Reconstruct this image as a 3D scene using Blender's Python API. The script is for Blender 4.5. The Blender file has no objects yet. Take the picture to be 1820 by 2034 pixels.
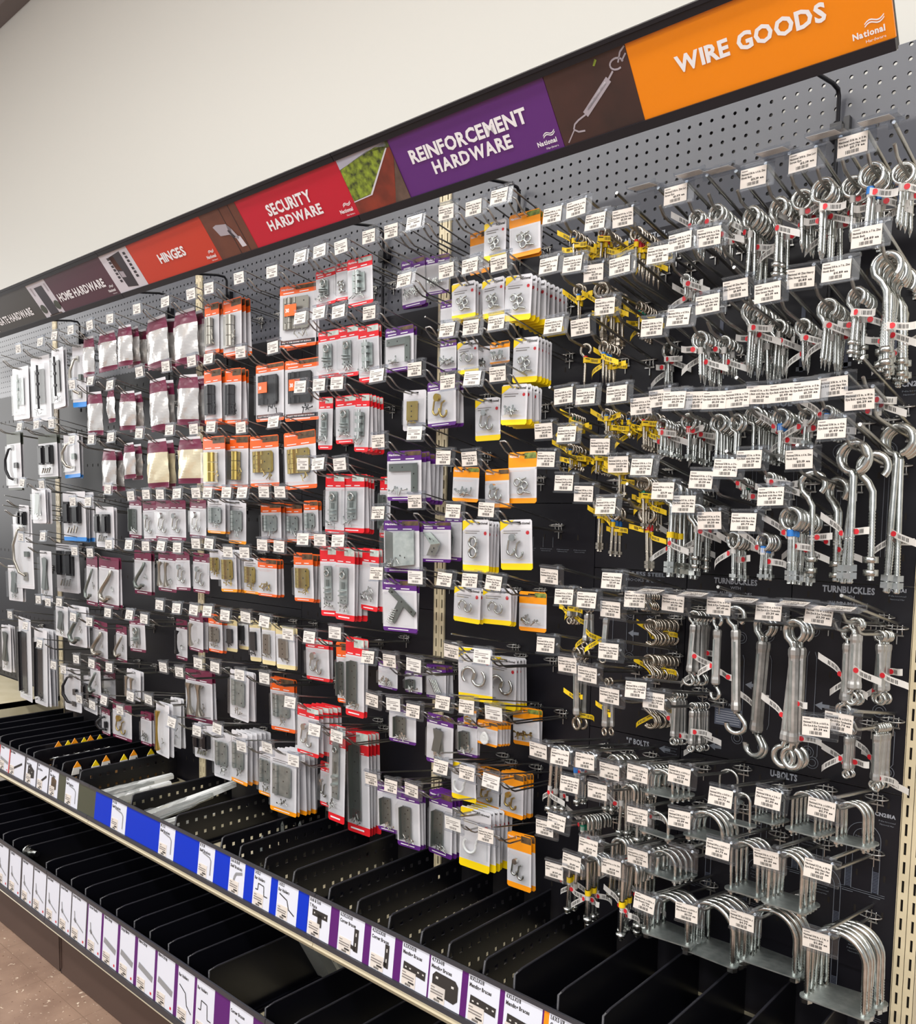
import bpy, math, random
from mathutils import Vector, Matrix
random.seed(7)
SC = bpy.context.scene
COL = SC.collection
PI = math.pi

# ------------------------------------------------------------------ camera, world, lights, exposure
cam_d = bpy.data.cameras.new('camera'); cam = bpy.data.objects.new('camera', cam_d); COL.objects.link(cam)
R0 = ((0.7440514777, 0.6679094026, 0.0168650057), (0.0661654145, -0.0485430381, -0.9966271677), (-0.6648379776, 0.7426577970, -0.0803110217))
cam.matrix_world = Matrix(((R0[0][0], -R0[1][0], -R0[2][0], 1.62224087), (R0[0][1], -R0[1][1], -R0[2][1], -1.73925015),
                           (R0[0][2], -R0[1][2], -R0[2][2], 1.56520928), (0, 0, 0, 1)))
cam_d.sensor_fit = 'VERTICAL'; cam_d.sensor_height = 36.0
cam_d.lens = 1702.9328137 / 2034 * 36.0
cam_d.shift_y = (1160.8732 - 1017) / 2034
cam_d.clip_start = 0.02
SC.camera = cam
SC.view_settings.view_transform = 'Standard'; SC.view_settings.look = 'None'
SC.view_settings.gamma = 1.0; SC.view_settings.exposure = 0.0; SC.view_settings.use_curve_mapping = False
w = bpy.data.worlds.new('store_air'); SC.world = w; w.use_nodes = True
w.node_tree.nodes['Background'].inputs[0].default_value = (0.95, 0.97, 1.0, 1)
w.node_tree.nodes['Background'].inputs[1].default_value = 0.50
def lamp(name, loc, sx, sy, watts, rot=(0, 0, 0), col=(1, 0.98, 0.95)):
    d = bpy.data.lights.new(name, 'AREA'); d.shape = 'RECTANGLE'; d.size = sx; d.size_y = sy; d.energy = watts; d.color = col
    o = bpy.data.objects.new(name, d); COL.objects.link(o); o.location = loc; o.rotation_euler = rot
    return o
lamp('fluorescent_strip', (0.0, -2.3, 4.2), 9.0, 0.35, 255)
lamp('fluorescent_strip', (0.0, -5.0, 4.2), 9.0, 0.35, 365)
lamp('low_front_fill', (3.2, -4.4, 2.6), 3.5, 2.2, 70, (math.radians(70), 0, math.radians(25)))  # added fill, set low in front to brighten the lower shelf
lamp('far_left_fill', (-8.5, -2.6, 2.6), 3.5, 2.6, 110, (math.radians(90), 0, math.radians(-90)))  # added fill at far left, gives the pegboard something bright to reflect
SC.cycles.max_bounces = 8; SC.cycles.transparent_max_bounces = 24; SC.cycles.diffuse_bounces = 3; SC.cycles.glossy_bounces = 4
SC.cycles.transmission_bounces = 4; SC.cycles.caustics_reflective = False; SC.cycles.caustics_refractive = False
SC.cycles.use_denoising = True; SC.cycles.sample_clamp_direct = 12.0; SC.cycles.sample_clamp_indirect = 6.0

# ------------------------------------------------------------------ materials
def lin(c):
    if isinstance(c, str): c = [int(c[i:i + 2], 16) / 255 for i in (0, 2, 4)]
    return tuple((x / 12.92 if x <= 0.04045 else ((x + 0.055) / 1.055) ** 2.4) for x in c) + (1.0,)
MATS = {}
def mat(name, col, rough=0.5, metal=0.0, spec=0.5, bump=None, vary=None, aniso=None):
    m = bpy.data.materials.new(name); m.use_nodes = True; MATS[name] = m
    nt = m.node_tree; b = nt.nodes['Principled BSDF']
    b.inputs['Base Color'].default_value = lin(col); b.inputs['Roughness'].default_value = rough
    b.inputs['Metallic'].default_value = metal; b.inputs['Specular IOR Level'].default_value = spec
    if vary or bump:
        tc = nt.nodes.new('ShaderNodeTexCoord')
        n = nt.nodes.new('ShaderNodeTexNoise'); n.inputs['Scale'].default_value = (vary or bump)[0]; n.inputs['Detail'].default_value = 4
        nt.links.new(tc.outputs['Object'], n.inputs['Vector'])
    if vary:
        r = nt.nodes.new('ShaderNodeValToRGB'); r.color_ramp.elements[0].position = 0.3; r.color_ramp.elements[1].position = 0.7
        r.color_ramp.elements[0].color = lin(vary[1]); r.color_ramp.elements[1].color = lin(col)
        nt.links.new(n.outputs['Fac'], r.inputs['Fac']); nt.links.new(r.outputs['Color'], b.inputs['Base Color'])
    if bump:
        bp = nt.nodes.new('ShaderNodeBump'); bp.inputs['Strength'].default_value = bump[1]; bp.inputs['Distance'].default_value = bump[2]
        nt.links.new(n.outputs['Fac'], bp.inputs['Height']); nt.links.new(bp.outputs['Normal'], b.inputs['Normal'])
    return m
def clear(name, tint, gloss, rough=0.08):
    m = bpy.data.materials.new(name); m.use_nodes = True; MATS[name] = m
    nt = m.node_tree; nt.nodes.remove(nt.nodes['Principled BSDF']); out = nt.nodes['Material Output']
    t = nt.nodes.new('ShaderNodeBsdfTransparent'); t.inputs[0].default_value = lin(tint)
    g = nt.nodes.new('ShaderNodeBsdfGlossy'); g.inputs['Roughness'].default_value = rough; g.inputs[0].default_value = (1, 1, 1, 1)
    d = nt.nodes.new('ShaderNodeBsdfDiffuse'); d.inputs[0].default_value = (0.85, 0.87, 0.9, 1)
    fr = nt.nodes.new('ShaderNodeLayerWeight'); fr.inputs['Blend'].default_value = 0.25
    mul = nt.nodes.new('ShaderNodeMath'); mul.operation = 'MULTIPLY_ADD'; mul.inputs[1].default_value = 0.28; mul.inputs[2].default_value = gloss
    mul.use_clamp = True
    nt.links.new(fr.outputs['Facing'], mul.inputs[0])
    mx0 = nt.nodes.new('ShaderNodeMixShader'); mx0.inputs[0].default_value = 0.2
    nt.links.new(g.outputs[0], mx0.inputs[1]); nt.links.new(d.outputs[0], mx0.inputs[2])
    mx = nt.nodes.new('ShaderNodeMixShader')
    nt.links.new(mul.outputs[0], mx.inputs[0]); nt.links.new(t.outputs[0], mx.inputs[1]); nt.links.new(mx0.outputs[0], mx.inputs[2])
    nt.links.new(mx.outputs[0], out.inputs[0])
    return m
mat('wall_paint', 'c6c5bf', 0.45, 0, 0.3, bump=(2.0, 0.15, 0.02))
mat('ceiling_paint', 'b8b0a8', 0.8)
mat('beam_dark', '6a605e', 0.6)
mat('black_panel', '15141b', 0.42, 0, 0.35)
mat('black_plastic', '0d0d13', 0.28, 0, 0.5)
mat('black_edge', '26262c', 0.3, 0, 0.5)
mat('black_metal', '1b1b21', 0.4, 0.2)
mat('frame_black', '1d1d23', 0.4, 0, 0.3)
mat('cream_metal', 'dccfae', 0.4, 0, 0.45)
mat('slot_dark', '1c150e', 0.8)
mat('lip_metal', 'd0c5a8', 0.28, 0.15, 0.6)
mat('kick_brown', '4a3a34', 0.45, 0, 0.35)
mat('brace_steel', 'a6a9a8', 0.35, 0.55)
mat('shelf_beige', 'cfc6ac', 0.5, vary=(9, 'c0b697'))
mat('steel_wire', 'b4b3b0', 0.3, 1.0)
mat('zinc', 'd6d8d6', 0.22, 1.0, vary=(60, 'b9bcb8'))
mat('zinc_plate', 'c2c8c6', 0.5, 1.0, vary=(40, '9aa3a2'))
mat('stainless', 'b8afa2', 0.25, 1.0)
mat('aluminium', 'd2d2d0', 0.45, 1.0, vary=(50, 'aeaeac'))
mat('brass', 'c9b26a', 0.3, 1.0, vary=(30, 'b39a52'))
mat('nickel', 'a9a49a', 0.3, 1.0)
mat('black_iron', '1d1c20', 0.38, 0.3)
mat('steel_gray', '7d8480', 0.4, 0.9)
mat('white_metal', 'e4e6e6', 0.35)
mat('paper_white', 'f4f2ee', 0.6)
mat('label_cream', 'f3ede6', 0.55)
mat('ink', '2a2624', 0.7)
mat('ink_soft', '7a7472', 0.7)
mat('tag_yellow', 'f2cc10', 0.5)
mat('tag_red', 'c9202c', 0.5)
mat('tape_blue', '2a7cd0', 0.45)
mat('tape_green', '1f8a6c', 0.45)
mat('print_gray', 'a9adb6', 0.6)
mat('print_line', '7c828c', 0.6)
mat('print_thread', '5a6070', 0.6)
mat('card_gray', 'd2d1d6', 0.45)
mat('card_white', 'dddde2', 0.4)
mat('maroon', '6c2340', 0.35)
mat('bag_film', 'e8e6e4', 0.24, 0.7, 0.6, bump=(11, 0.55, 0.012))
mat('bag_cream', 'eee4c6', 0.26, 0.5, 0.6, bump=(11, 0.55, 0.012))
mat('orange_card', 'f06420', 0.4)
mat('red_card', 'e0222c', 0.4)
mat('purple_card', '58237a', 0.4)
mat('amber_card', 'f79a14', 0.4)
mat('yellow_card', 'f8d60e', 0.4)
mat('dark_green_card', '3a4034', 0.45)
mat('blue_card', '2f86d8', 0.4)
mat('tan_card', 'e2d3a0', 0.45)
mat('photo_brown', '6a5238', 0.5, vary=(60, '2c2a24'))
mat('photo_green', '8a9a46', 0.5, vary=(90, '33402a'))
mat('photo_teal', 'a9bdb6', 0.5, vary=(70, 'd8dcd8'))
mat('cardboard', 'b98d58', 0.75)
mat('sign_text', 'eeeef2', 0.5)
mat('sign_gate', '3d3a36', 0.35)
mat('sign_home', '4f2c3c', 0.35)
mat('sign_hinges', 'c63c28', 0.33)
mat('sign_security', 'c01a34', 0.33)
mat('sign_reinforcement', '5c2a78', 0.33)
mat('sign_wire', 'f08a08', 0.33)
mat('photo_wood', '6e4030', 0.4, vary=(14, '5c3428'))
mat('photo_dark', '4a302c', 0.4, vary=(9, '2e2424'))
mat('photo_white', 'd2d0da', 0.4)
mat('photo_door', '2e2a34', 0.4)
mat('photo_leaf', '9ab23a', 0.4, vary=(70, '202a20'))
mat('photo_box', '8e3a2a', 0.4, vary=(20, '5c2a22'))
mat('photo_path', '6e5a50', 0.4, vary=(30, '4a3c36'))
mat('photo_sky', 'b9bcd0', 0.4)
mat('photo_metal', 'a8a2ac', 0.4)
mat('strip_blue', '0430b8', 0.45, 0, 0.2)
mat('strip_purple', '561f68', 0.45, 0, 0.2)
mat('strip_olive', '3c4232', 0.3)
mat('strip_orange', 'f08a10', 0.3)
mat('strip_dark', '33343a', 0.35)
mat('strip_red', 'c03030', 0.35)
mat('shelf_label_white', 'd2d6e2', 0.45, 0, 0.3)
mat('label_steel', '8a8c90', 0.4)
clear('clear_blister', 'f8f9f9', 0.02)
clear('clear_holder', 'eceef1', 0.015, 0.28)
clear('plastic_film', 'f2f4f2', 0.3, 0.15)
for nm_ in ('paper_white', 'label_cream'):
    nt = MATS[nm_].node_tree; pb = nt.nodes['Principled BSDF']; tl = nt.nodes.new('ShaderNodeBsdfTranslucent'); tl.inputs[0].default_value = pb.inputs[0].default_value
    mx = nt.nodes.new('ShaderNodeMixShader'); mx.inputs[0].default_value = .38
    nt.links.new(pb.outputs[0], mx.inputs[1]); nt.links.new(tl.outputs[0], mx.inputs[2]); nt.links.new(mx.outputs[0], nt.nodes['Material Output'].inputs[0])
def floor_material():
    m = mat('floor_tile', '947b68', 0.45); nt = m.node_tree; b = nt.nodes['Principled BSDF']
    tc = nt.nodes.new('ShaderNodeTexCoord')
    n1 = nt.nodes.new('ShaderNodeTexNoise'); n1.inputs['Scale'].default_value = 9; n1.inputs['Detail'].default_value = 6
    n2 = nt.nodes.new('ShaderNodeTexNoise'); n2.inputs['Scale'].default_value = 62; n2.inputs['Detail'].default_value = 3; n2.inputs['Distortion'].default_value = 1.2
    n3 = nt.nodes.new('ShaderNodeTexNoise'); n3.inputs['Scale'].default_value = 75; n3.inputs['Detail'].default_value = 2
    for n in (n1, n2, n3): nt.links.new(tc.outputs['Object'], n.inputs['Vector'])
    r1 = nt.nodes.new('ShaderNodeValToRGB'); r1.color_ramp.elements[0].color = lin('82695a'); r1.color_ramp.elements[1].color = lin('9c8270')
    r1.color_ramp.elements[0].position = .3; r1.color_ramp.elements[1].position = .7
    nt.links.new(n1.outputs['Fac'], r1.inputs['Fac'])
    def spots(n, thr, col, prev):
        r = nt.nodes.new('ShaderNodeMath'); r.operation = 'GREATER_THAN'; r.inputs[1].default_value = thr
        nt.links.new(n.outputs['Fac'], r.inputs[0])
        mx = nt.nodes.new('ShaderNodeMixRGB'); mx.inputs[2].default_value = lin(col)
        nt.links.new(r.outputs[0], mx.inputs[0]); nt.links.new(prev, mx.inputs[1]); return mx.outputs[0]
    c = spots(n2, .68, 'd8c8b4', r1.outputs['Color']); c = spots(n3, .70, '6a5040', c)
    br = nt.nodes.new('ShaderNodeTexBrick'); br.offset = 0; br.inputs['Scale'].default_value = 1.0
    br.inputs['Brick Width'].default_value = .3048; br.inputs['Row Height'].default_value = .3048; br.inputs['Mortar Size'].default_value = .0012
    br.inputs['Color1'].default_value = br.inputs['Color2'].default_value = (0, 0, 0, 1); br.inputs['Mortar'].default_value = (1, 1, 1, 1)
    nt.links.new(tc.outputs['Object'], br.inputs['Vector'])
    mx = nt.nodes.new('ShaderNodeMixRGB'); mx.inputs[2].default_value = lin('7d6656')
    nt.links.new(br.outputs['Color'], mx.inputs[0]); nt.links.new(c, mx.inputs[1]); nt.links.new(mx.outputs[0], b.inputs['Base Color'])
floor_material()
def peg_material():
    m = mat('pegboard_gray', '4f5159', 0.33, 0, 0.6); nt = m.node_tree; b = nt.nodes['Principled BSDF']; out = nt.nodes['Material Output']
    tc = nt.nodes.new('ShaderNodeTexCoord'); sx = nt.nodes.new('ShaderNodeSeparateXYZ'); nt.links.new(tc.outputs['Object'], sx.inputs[0])
    def cell(sock, off):
        a = nt.nodes.new('ShaderNodeMath'); a.operation = 'MULTIPLY_ADD'; a.inputs[1].default_value = 1 / .0254; a.inputs[2].default_value = 400.5 - off / .0254
        f = nt.nodes.new('ShaderNodeMath'); f.operation = 'FRACT'; s = nt.nodes.new('ShaderNodeMath'); s.operation = 'SUBTRACT'; s.inputs[1].default_value = .5
        nt.links.new(sock, a.inputs[0]); nt.links.new(a.outputs[0], f.inputs[0]); nt.links.new(f.outputs[0], s.inputs[0])
        p = nt.nodes.new('ShaderNodeMath'); p.operation = 'POWER'; p.inputs[1].default_value = 2
        nt.links.new(s.outputs[0], p.inputs[0]); return p.outputs[0]
    ad = nt.nodes.new('ShaderNodeMath'); nt.links.new(cell(sx.outputs[0], .27546), ad.inputs[0]); nt.links.new(cell(sx.outputs[2], 2.40), ad.inputs[1])
    lt = nt.nodes.new('ShaderNodeMath'); lt.operation = 'LESS_THAN'; lt.inputs[1].default_value = (.0036 / .0254) ** 2
    nt.links.new(ad.outputs[0], lt.inputs[0])
    t = nt.nodes.new('ShaderNodeBsdfTransparent'); mx = nt.nodes.new('ShaderNodeMixShader')
    nt.links.new(lt.outputs[0], mx.inputs[0]); nt.links.new(b.outputs[0], mx.inputs[1]); nt.links.new(t.outputs[0], mx.inputs[2])
    nt.links.new(mx.outputs[0], out.inputs[0])
peg_material()

# ------------------------------------------------------------------ mesh builder
def glyph_cache():
    chars = 'ABCDEFGHIJKLMNOPQRSTUVWXYZabcdefghijklmnopqrstuvwxyz0123456789$./-&#"'
    cache = {}; tmp = []
    for bold in (0, 1):
        for ch in chars:
            c = bpy.data.curves.new('glyph', 'FONT'); c.body = ch; c.size = 1.0; c.resolution_u = 2 if bold else 1
            if bold: c.offset = 0.038
            o = bpy.data.objects.new('glyph', c); COL.objects.link(o); tmp.append((bold, ch, o, c))
    bpy.context.view_layer.update(); dg = bpy.context.evaluated_depsgraph_get()
    for bold, ch, o, c in tmp:
        me = o.evaluated_get(dg).to_mesh()
        lo = min([v.co.x for v in me.vertices] or [0]); vs = [(v.co.x - lo, v.co.y) for v in me.vertices]; fs = [tuple(p.vertices) for p in me.polygons]
        cache[(bold, ch)] = (vs, fs, (max(v[0] for v in vs) if vs else .3))
        o.evaluated_get(dg).to_mesh_clear()
    for bold, ch, o, c in tmp: bpy.data.objects.remove(o); bpy.data.curves.remove(c)
    return cache
GL = glyph_cache()
def text_width(s, size, bold=0):
    return sum((.3 if ch == ' ' else GL[(bold, ch)][2] + .06) for ch in s) * size
class MB:
    def __init__(self): self.v = []; self.f = []; self.m = []; self.mats = []; self.s = []
    def mi(self, m):
        if m not in self.mats: self.mats.append(m)
        return self.mats.index(m)
    def add(self, vs, fs, m, smooth=False):
        b = len(self.v); self.v += [tuple(v) for v in vs]; k = self.mi(m)
        for f in fs: self.f.append(tuple(i + b for i in f)); self.m.append(k); self.s.append(smooth)
        return self
    def box(self, x0, x1, y0, y1, z0, z1, m):
        return self.add([(x0, y0, z0), (x1, y0, z0), (x1, y1, z0), (x0, y1, z0), (x0, y0, z1), (x1, y0, z1), (x1, y1, z1), (x0, y1, z1)],
                        [(0, 3, 2, 1), (4, 5, 6, 7), (0, 1, 5, 4), (1, 2, 6, 5), (2, 3, 7, 6), (3, 0, 4, 7)], m)
    def quad(self, a, b, c, d, m): return self.add([a, b, c, d], [(0, 1, 2, 3)], m)
    def poly(self, pts, m): return self.add(pts, [tuple(range(len(pts)))], m)
    def prism(self, pts, d, m):            # planar polygon pushed along d
        n = len(pts); d = Vector(d); top = [tuple(Vector(p) + d) for p in pts]
        return self.add(list(pts) + top, [tuple(range(n - 1, -1, -1)), tuple(range(n, 2 * n))] + [(i, (i + 1) % n, n + (i + 1) % n, n + i) for i in range(n)], m)
    def tube(self, path, r, m, seg=8, cap=True, smooth=True):
        P = [Vector(p) for p in path]; n = len(P); rs = r if isinstance(r, (list, tuple)) else [r] * n
        ref = None; vs = []
        for i in range(n):
            t = (P[min(i + 1, n - 1)] - P[max(i - 1, 0)])
            if t.length < 1e-9: t = Vector((0, 0, 1))
            t.normalize()
            if ref is None: ref = t.orthogonal().normalized()
            a = (ref - t * ref.dot(t))
            if a.length < 1e-6: a = t.orthogonal()
            a.normalize(); ref = a; b = t.cross(a)
            for k in range(seg):
                th = 2 * PI * k / seg; vs.append(P[i] + (a * math.cos(th) + b * math.sin(th)) * rs[i])
        fs = [(i * seg + k, i * seg + (k + 1) % seg, (i + 1) * seg + (k + 1) % seg, (i + 1) * seg + k) for i in range(n - 1) for k in range(seg)]
        self.add(vs, fs, m, smooth)
        if cap: self.add(vs[:seg], [tuple(range(seg - 1, -1, -1))], m); self.add(vs[-seg:], [tuple(range(seg))], m)
        return self
    def disc(self, c, r, nrm, m, seg=12):
        n = Vector(nrm).normalized(); a = n.orthogonal().normalized(); b = n.cross(a); c = Vector(c)
        return self.poly([tuple(c + (a * math.cos(2 * PI * k / seg) + b * math.sin(2 * PI * k / seg)) * r) for k in range(seg)], m)
    def hexnut(self, c, r, h, m, seg=6):
        x, y, z = c
        ring = lambda zz: [(x + r * math.cos(2 * PI * k / seg), y + r * math.sin(2 * PI * k / seg), zz) for k in range(seg)]
        return self.prism(ring(z - h / 2), (0, 0, h), m)
    def text(self, s, o, size, m, ux=(1, 0, 0), uz=(0, 0, 1), bold=0, align='L', width=None):
        o = Vector(o); ux = Vector(ux); uz = Vector(uz); sx = size
        tw = text_width(s, size, bold)
        if width: sx = size * width / tw; tw = width
        x = -tw / 2 if align == 'C' else (-tw if align == 'R' else 0)
        for q, ch in enumerate(s):
            if ch == ' ': x += .3 * sx; continue
            if s[q - 1:q + 1] in ('WA', 'RW'): x -= .10 * sx
            vs, fs, adv = GL[(bold, ch)]
            self.add([tuple(o + ux * (x + vx * sx) + uz * (vy * size)) for vx, vy in vs], fs, m); x += (adv + (.06 if ch not in 'RK' else -.02)) * sx
        return self
    def mesh(self, name):
        me = bpy.data.meshes.new(name); me.from_pydata(self.v, [], self.f)
        for mm in self.mats: me.materials.append(MATS[mm])
        me.polygons.foreach_set('material_index', self.m); me.polygons.foreach_set('use_smooth', self.s); me.update(); return me
def link(name, me, parent=None, loc=None, rot=None):
    o = bpy.data.objects.new(name, me); COL.objects.link(o)
    if parent: o.parent = parent
    if loc: o.location = loc
    if rot: o.rotation_euler = rot
    return o
def tag(o, label, cat, group=None):
    o['label'] = label; o['category'] = cat
    if group: o['group'] = group
    return o
def struct(name, mb): o = link(name, mb.mesh(name)); o['kind'] = 'structure'; return o
def thing(name, label, cat, loc=(0, 0, 0), rot=(0, 0, 0), group=None):
    o = bpy.data.objects.new(name, None); COL.objects.link(o); o.empty_display_size = .02; o.location = loc; o.rotation_euler = rot
    return tag(o, label, cat, group)
ORD = ['first', 'second', 'third', 'fourth', 'fifth', 'sixth', 'seventh', 'eighth', 'ninth', 'tenth', 'eleventh', 'twelfth', 'thirteenth', 'fourteenth',
       'fifteenth', 'sixteenth', 'seventeenth', 'eighteenth', 'nineteenth', 'twentieth', 'twenty-first', 'twenty-second', 'twenty-third', 'twenty-fourth',
       'twenty-fifth', 'twenty-sixth', 'twenty-seventh', 'twenty-eighth', 'twenty-ninth', 'thirtieth']
W4 = 1.2192

# ------------------------------------------------------------------ room
struct('floor', MB().box(-9, 7, -8, .2, -.05, 0, 'floor_tile'))
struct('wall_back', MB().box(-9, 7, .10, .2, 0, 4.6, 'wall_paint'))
struct('ceiling', MB().box(-9, 7, -8, .2, 4.6, 4.7, 'ceiling_paint'))
struct('trim_1', MB().box(-9, 7, .02, .10, 4.02, 4.06, 'beam_dark'))

# ------------------------------------------------------------------ gondola: uprights, pegboards, printed panels
def upright(i, x, label):
    mb = MB(); p = .0366; sw = .0024
    zs = [.1 + p * k for k in range(64)]
    y0, y1 = -.0045, -.002
    cols = [(-.0195, -.0125), (-.0080, -.0006), (.0006, .0080), (.0125, .0195)]
    for a, b in cols: mb.box(x + a, x + b, y0, y1, .02, 2.43, 'cream_metal')
    for k in range(63):
        for a, b in ((-.0125, -.0080), (.0080, .0125)):
            mb.box(x + a, x + b, y0, y1, zs[k] + .0235, zs[k] + p, 'cream_metal')
    for sgn in (-1, 1): mb.box(x + sgn * .0195 - .001, x + sgn * .0195 + .001, y0, .03, .02, 2.43, 'cream_metal')
    mb.box(x - .0185, x + .0185, .004, .03, .02, 2.43, 'slot_dark')
    tag(link('slotted_upright', mb.mesh('slotted_upright')), label, 'shelf post', 'cream slotted posts')
for i, (x, l) in enumerate(((W4, 'cream slotted shelf post at the far right edge beside the U-bolts'), (0, 'cream slotted post between purple brace cards and yellow hook cards'),
                          (-W4, 'cream slotted post left of the orange hinge cards'), (-2 * W4, 'cream slotted post at the left above the beige shelf'))): upright(i, x, l)
BAYS = [(-3.62, -2 * W4, 'far left bay'), (-2 * W4, -W4, 'left bay'), (-W4, 0, 'middle bay'), (0, W4, 'right bay')]
split = [2.12, 2.12, 2.133, 2.205]
for (xa, xb, nm), zs in zip(BAYS, split):
    o = link('pegboard', MB().box(xa + .02, xb - .02, .0, .005, zs, 2.43, 'pegboard_gray').mesh('pegboard'))
    tag(o, 'grey perforated pegboard at the top of the ' + nm, 'pegboard', 'grey pegboards')
def panel(x0, x1, z0, z1, label, prints=None):
    mb = MB(); mb.box(x0, x1, -.001, .004, z0, z1, 'black_panel')
    for q in range(5):                                       # small embossed hook slots
        for k in range(int((x1 - x0) / .05)):
            if (z1 - z0) > .2: mb.box(x0 + .03 + k * .05, x0 + .034 + k * .05, -.0016, -.001, z0 + (q + .6) * (z1 - z0) / 5, z0 + (q + .6) * (z1 - z0) / 5 + .012, 'slot_dark')
    o = link('backing_panel', mb.mesh('backing_panel')); tag(o, label, 'back panel', 'black backing panels')
    if prints:
        pm = MB(); EX.clear(); prints(pm); link('panel_lettering', pm.mesh('panel_lettering'), o)
        for q in EX: link('printed_outline', q.mesh('printed_outline'), o)
    return o
PY = -.0022
EX = []
def outline_ubolt(pm, cx, zt, wd, ht, r=.006):
    pm = MB(); EX.append(pm)
    def arc(rad):
        pts = [(cx + rad * math.cos(a), zt - wd / 2 + rad * math.sin(a)) for a in [PI * k / 14 for k in range(15)]]
        return [(cx + rad, zt - ht)] + pts + [(cx - rad, zt - ht)]
    for rad in (wd / 2, wd / 2 - 2 * r):
        pm.tube([(x, PY, z) for x, z in arc(rad)], .0007, 'print_line', 4)
    for s in (-1, 1):
        x = cx + s * (wd / 2 - r)
        for k in range(int(ht * .35 / .003)): pm.box(x - r, x + r, PY - .0003, PY, zt - ht + k * .003, zt - ht + k * .003 + .0014, 'print_thread')
        for e in (-1, 1): pm.box(x - r * 1.7, x + r * 1.7, PY - .0003, PY, zt - ht - .004 + e * .004, zt - ht - .003 + e * .004, 'print_line')
    for e in (0, .004): pm.box(cx - wd / 2 - .012, cx + wd / 2 + .012, PY - .0003, PY, zt - ht - e, zt - ht - e + .0007, 'print_line')
def lines(pm, cx, z, n, wd, h=.004, m='print_line'):
    for k in range(n): pm.text('National Hardware'[:int(8 + 4 * (k % 2))], (cx, PY, z - k * h * 1.6), h, m, align='C', width=wd * (1 - .15 * (k % 2)))
def outline_turn(pm, x, z, L):
    pm = MB(); EX.append(pm)
    pm.tube([(x + .009 * s * (1 if k else .6), PY, zz) for s in (1,) for k, zz in ((0, z - L * .2), (1, z - L * .24), (1, z - L * .76), (0, z - L * .8))], .0006, 'print_line', 4)
    pm.tube([(x - .009 * (1 if k else .6), PY, zz) for k, zz in ((0, z - L * .2), (1, z - L * .24), (1, z - L * .76), (0, z - L * .8))], .0006, 'print_line', 4)
    for cz in (z - .012, z - L + .012):
        for rr in (.012, .007): pm.tube([(x + rr * math.cos(a), PY, cz + rr * math.sin(a)) for a in [2 * PI * k / 16 for k in range(17)]], .0006, 'print_line', 4)
def arrow(pm, x, z, s=.014):
    pm.poly([(x, PY, z), (x + s, PY, z - s * .6), (x + s, PY, z - s * .25), (x + 2 * s, PY, z - s * .25), (x + 2 * s, PY, z + s * .25), (x + s, PY, z + s * .25), (x + s, PY, z + s * .6)], 'print_line')
def pr_ubolt(pm):
    pm.text('U-BOLTS', (.975, PY, 1.037), .0185, 'print_gray', bold=1, align='C', width=.056)
    for cx, zt, wd, ht in ((.80, .955, .04, .10), (.92, .965, .05, .10), (1.03, .965, .06, .11), (1.135, .985, .062, .135), (.80, .86, .05, .1), (.93, .865, .065, .11), (1.06, .88, .075, .13), (1.13, .775, .085, .17), (1.15, .775, .0, .0)):
        if wd: outline_ubolt(pm, cx, zt, wd, ht)
    for cx, cz in ((.80, .93), (.92, .93), (1.03, .93), (1.135, .955), (.93, .83), (1.06, .84), (1.13, .74)): lines(pm, cx, cz, 4, .03)
    pm.text('CN281A', (1.19, PY, 1.005), .010, 'print_gray', bold=1, align='R'); lines(pm, 1.175, .995, 2, .03)
def pr_turn_l(pm):
    pm.text('TURNBUCKLES', (.855, PY, 1.43), .0165, 'print_gray', bold=1, align='C', width=.098)
    pm.text('WITH', (.855, PY, 1.419), .009, 'print_gray', align='C'); pm.text('ALUMINUM BODIES', (.855, PY, 1.407), .0095, 'print_gray', align='C', width=.072)
    for x, z, L in ((.79, 1.36, .19), (.872, 1.33, .24), (.93, 1.34, .26)): outline_turn(pm, x, z, L)
    pm.text('SAFETY NOTICE', (.85, PY, 1.168), .0085, 'print_gray', align='C', width=.055)
    pm.box(.82, .88, PY - .0002, PY, 1.125, 1.163, 'print_thread')
    for k in range(6): pm.box(.823, .876, PY - .0004, PY - .0002, 1.130 + k * .005, 1.1315 + k * .005, 'print_gray')
    arrow(pm, .885, 1.22); arrow(pm, .81, 1.075)
def pr_turn_r(pm):
    pm.text('TURNBUCKLES', (1.083, PY, 1.428), .0175, 'print_gray', bold=1, align='C', width=.1)
    pm.text('WITH', (1.083, PY, 1.417), .009, 'print_gray', align='C'); pm.text('ALUMINUM BODIES', (1.083, PY, 1.404), .0095, 'print_gray', align='C', width=.074)
    for x, z, L in ((1.02, 1.36, .27), (1.10, 1.34, .16), (1.15, 1.335, .14), (1.03, 1.18, .11), (1.17, 1.2, .12)): outline_turn(pm, x, z, L)
    pm.text('CN281A1', (1.185, PY, 1.436), .009, 'print_gray', bold=1, align='R'); lines(pm, 1.17, 1.427, 2, .03); arrow(pm, 1.03, 1.2)
def pr_j(pm):
    pm.text('"J" BOLTS', (.635, PY, 1.042), .017, 'print_gray', bold=1, align='C', width=.06); arrow(pm, .69, 1.045); lines(pm, .72, 1.05, 3, .03)
    for k in range(4):
        x = .55 + k * .05; pm = MB(); EX.append(pm)
        pm.tube([(x + .012 * math.cos(a), PY, .98 + .012 * math.sin(a)) for a in [PI * q / 8 for q in range(9)]] + [(x - .012, PY, .86)], .0006, 'print_line', 4)
    
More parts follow.
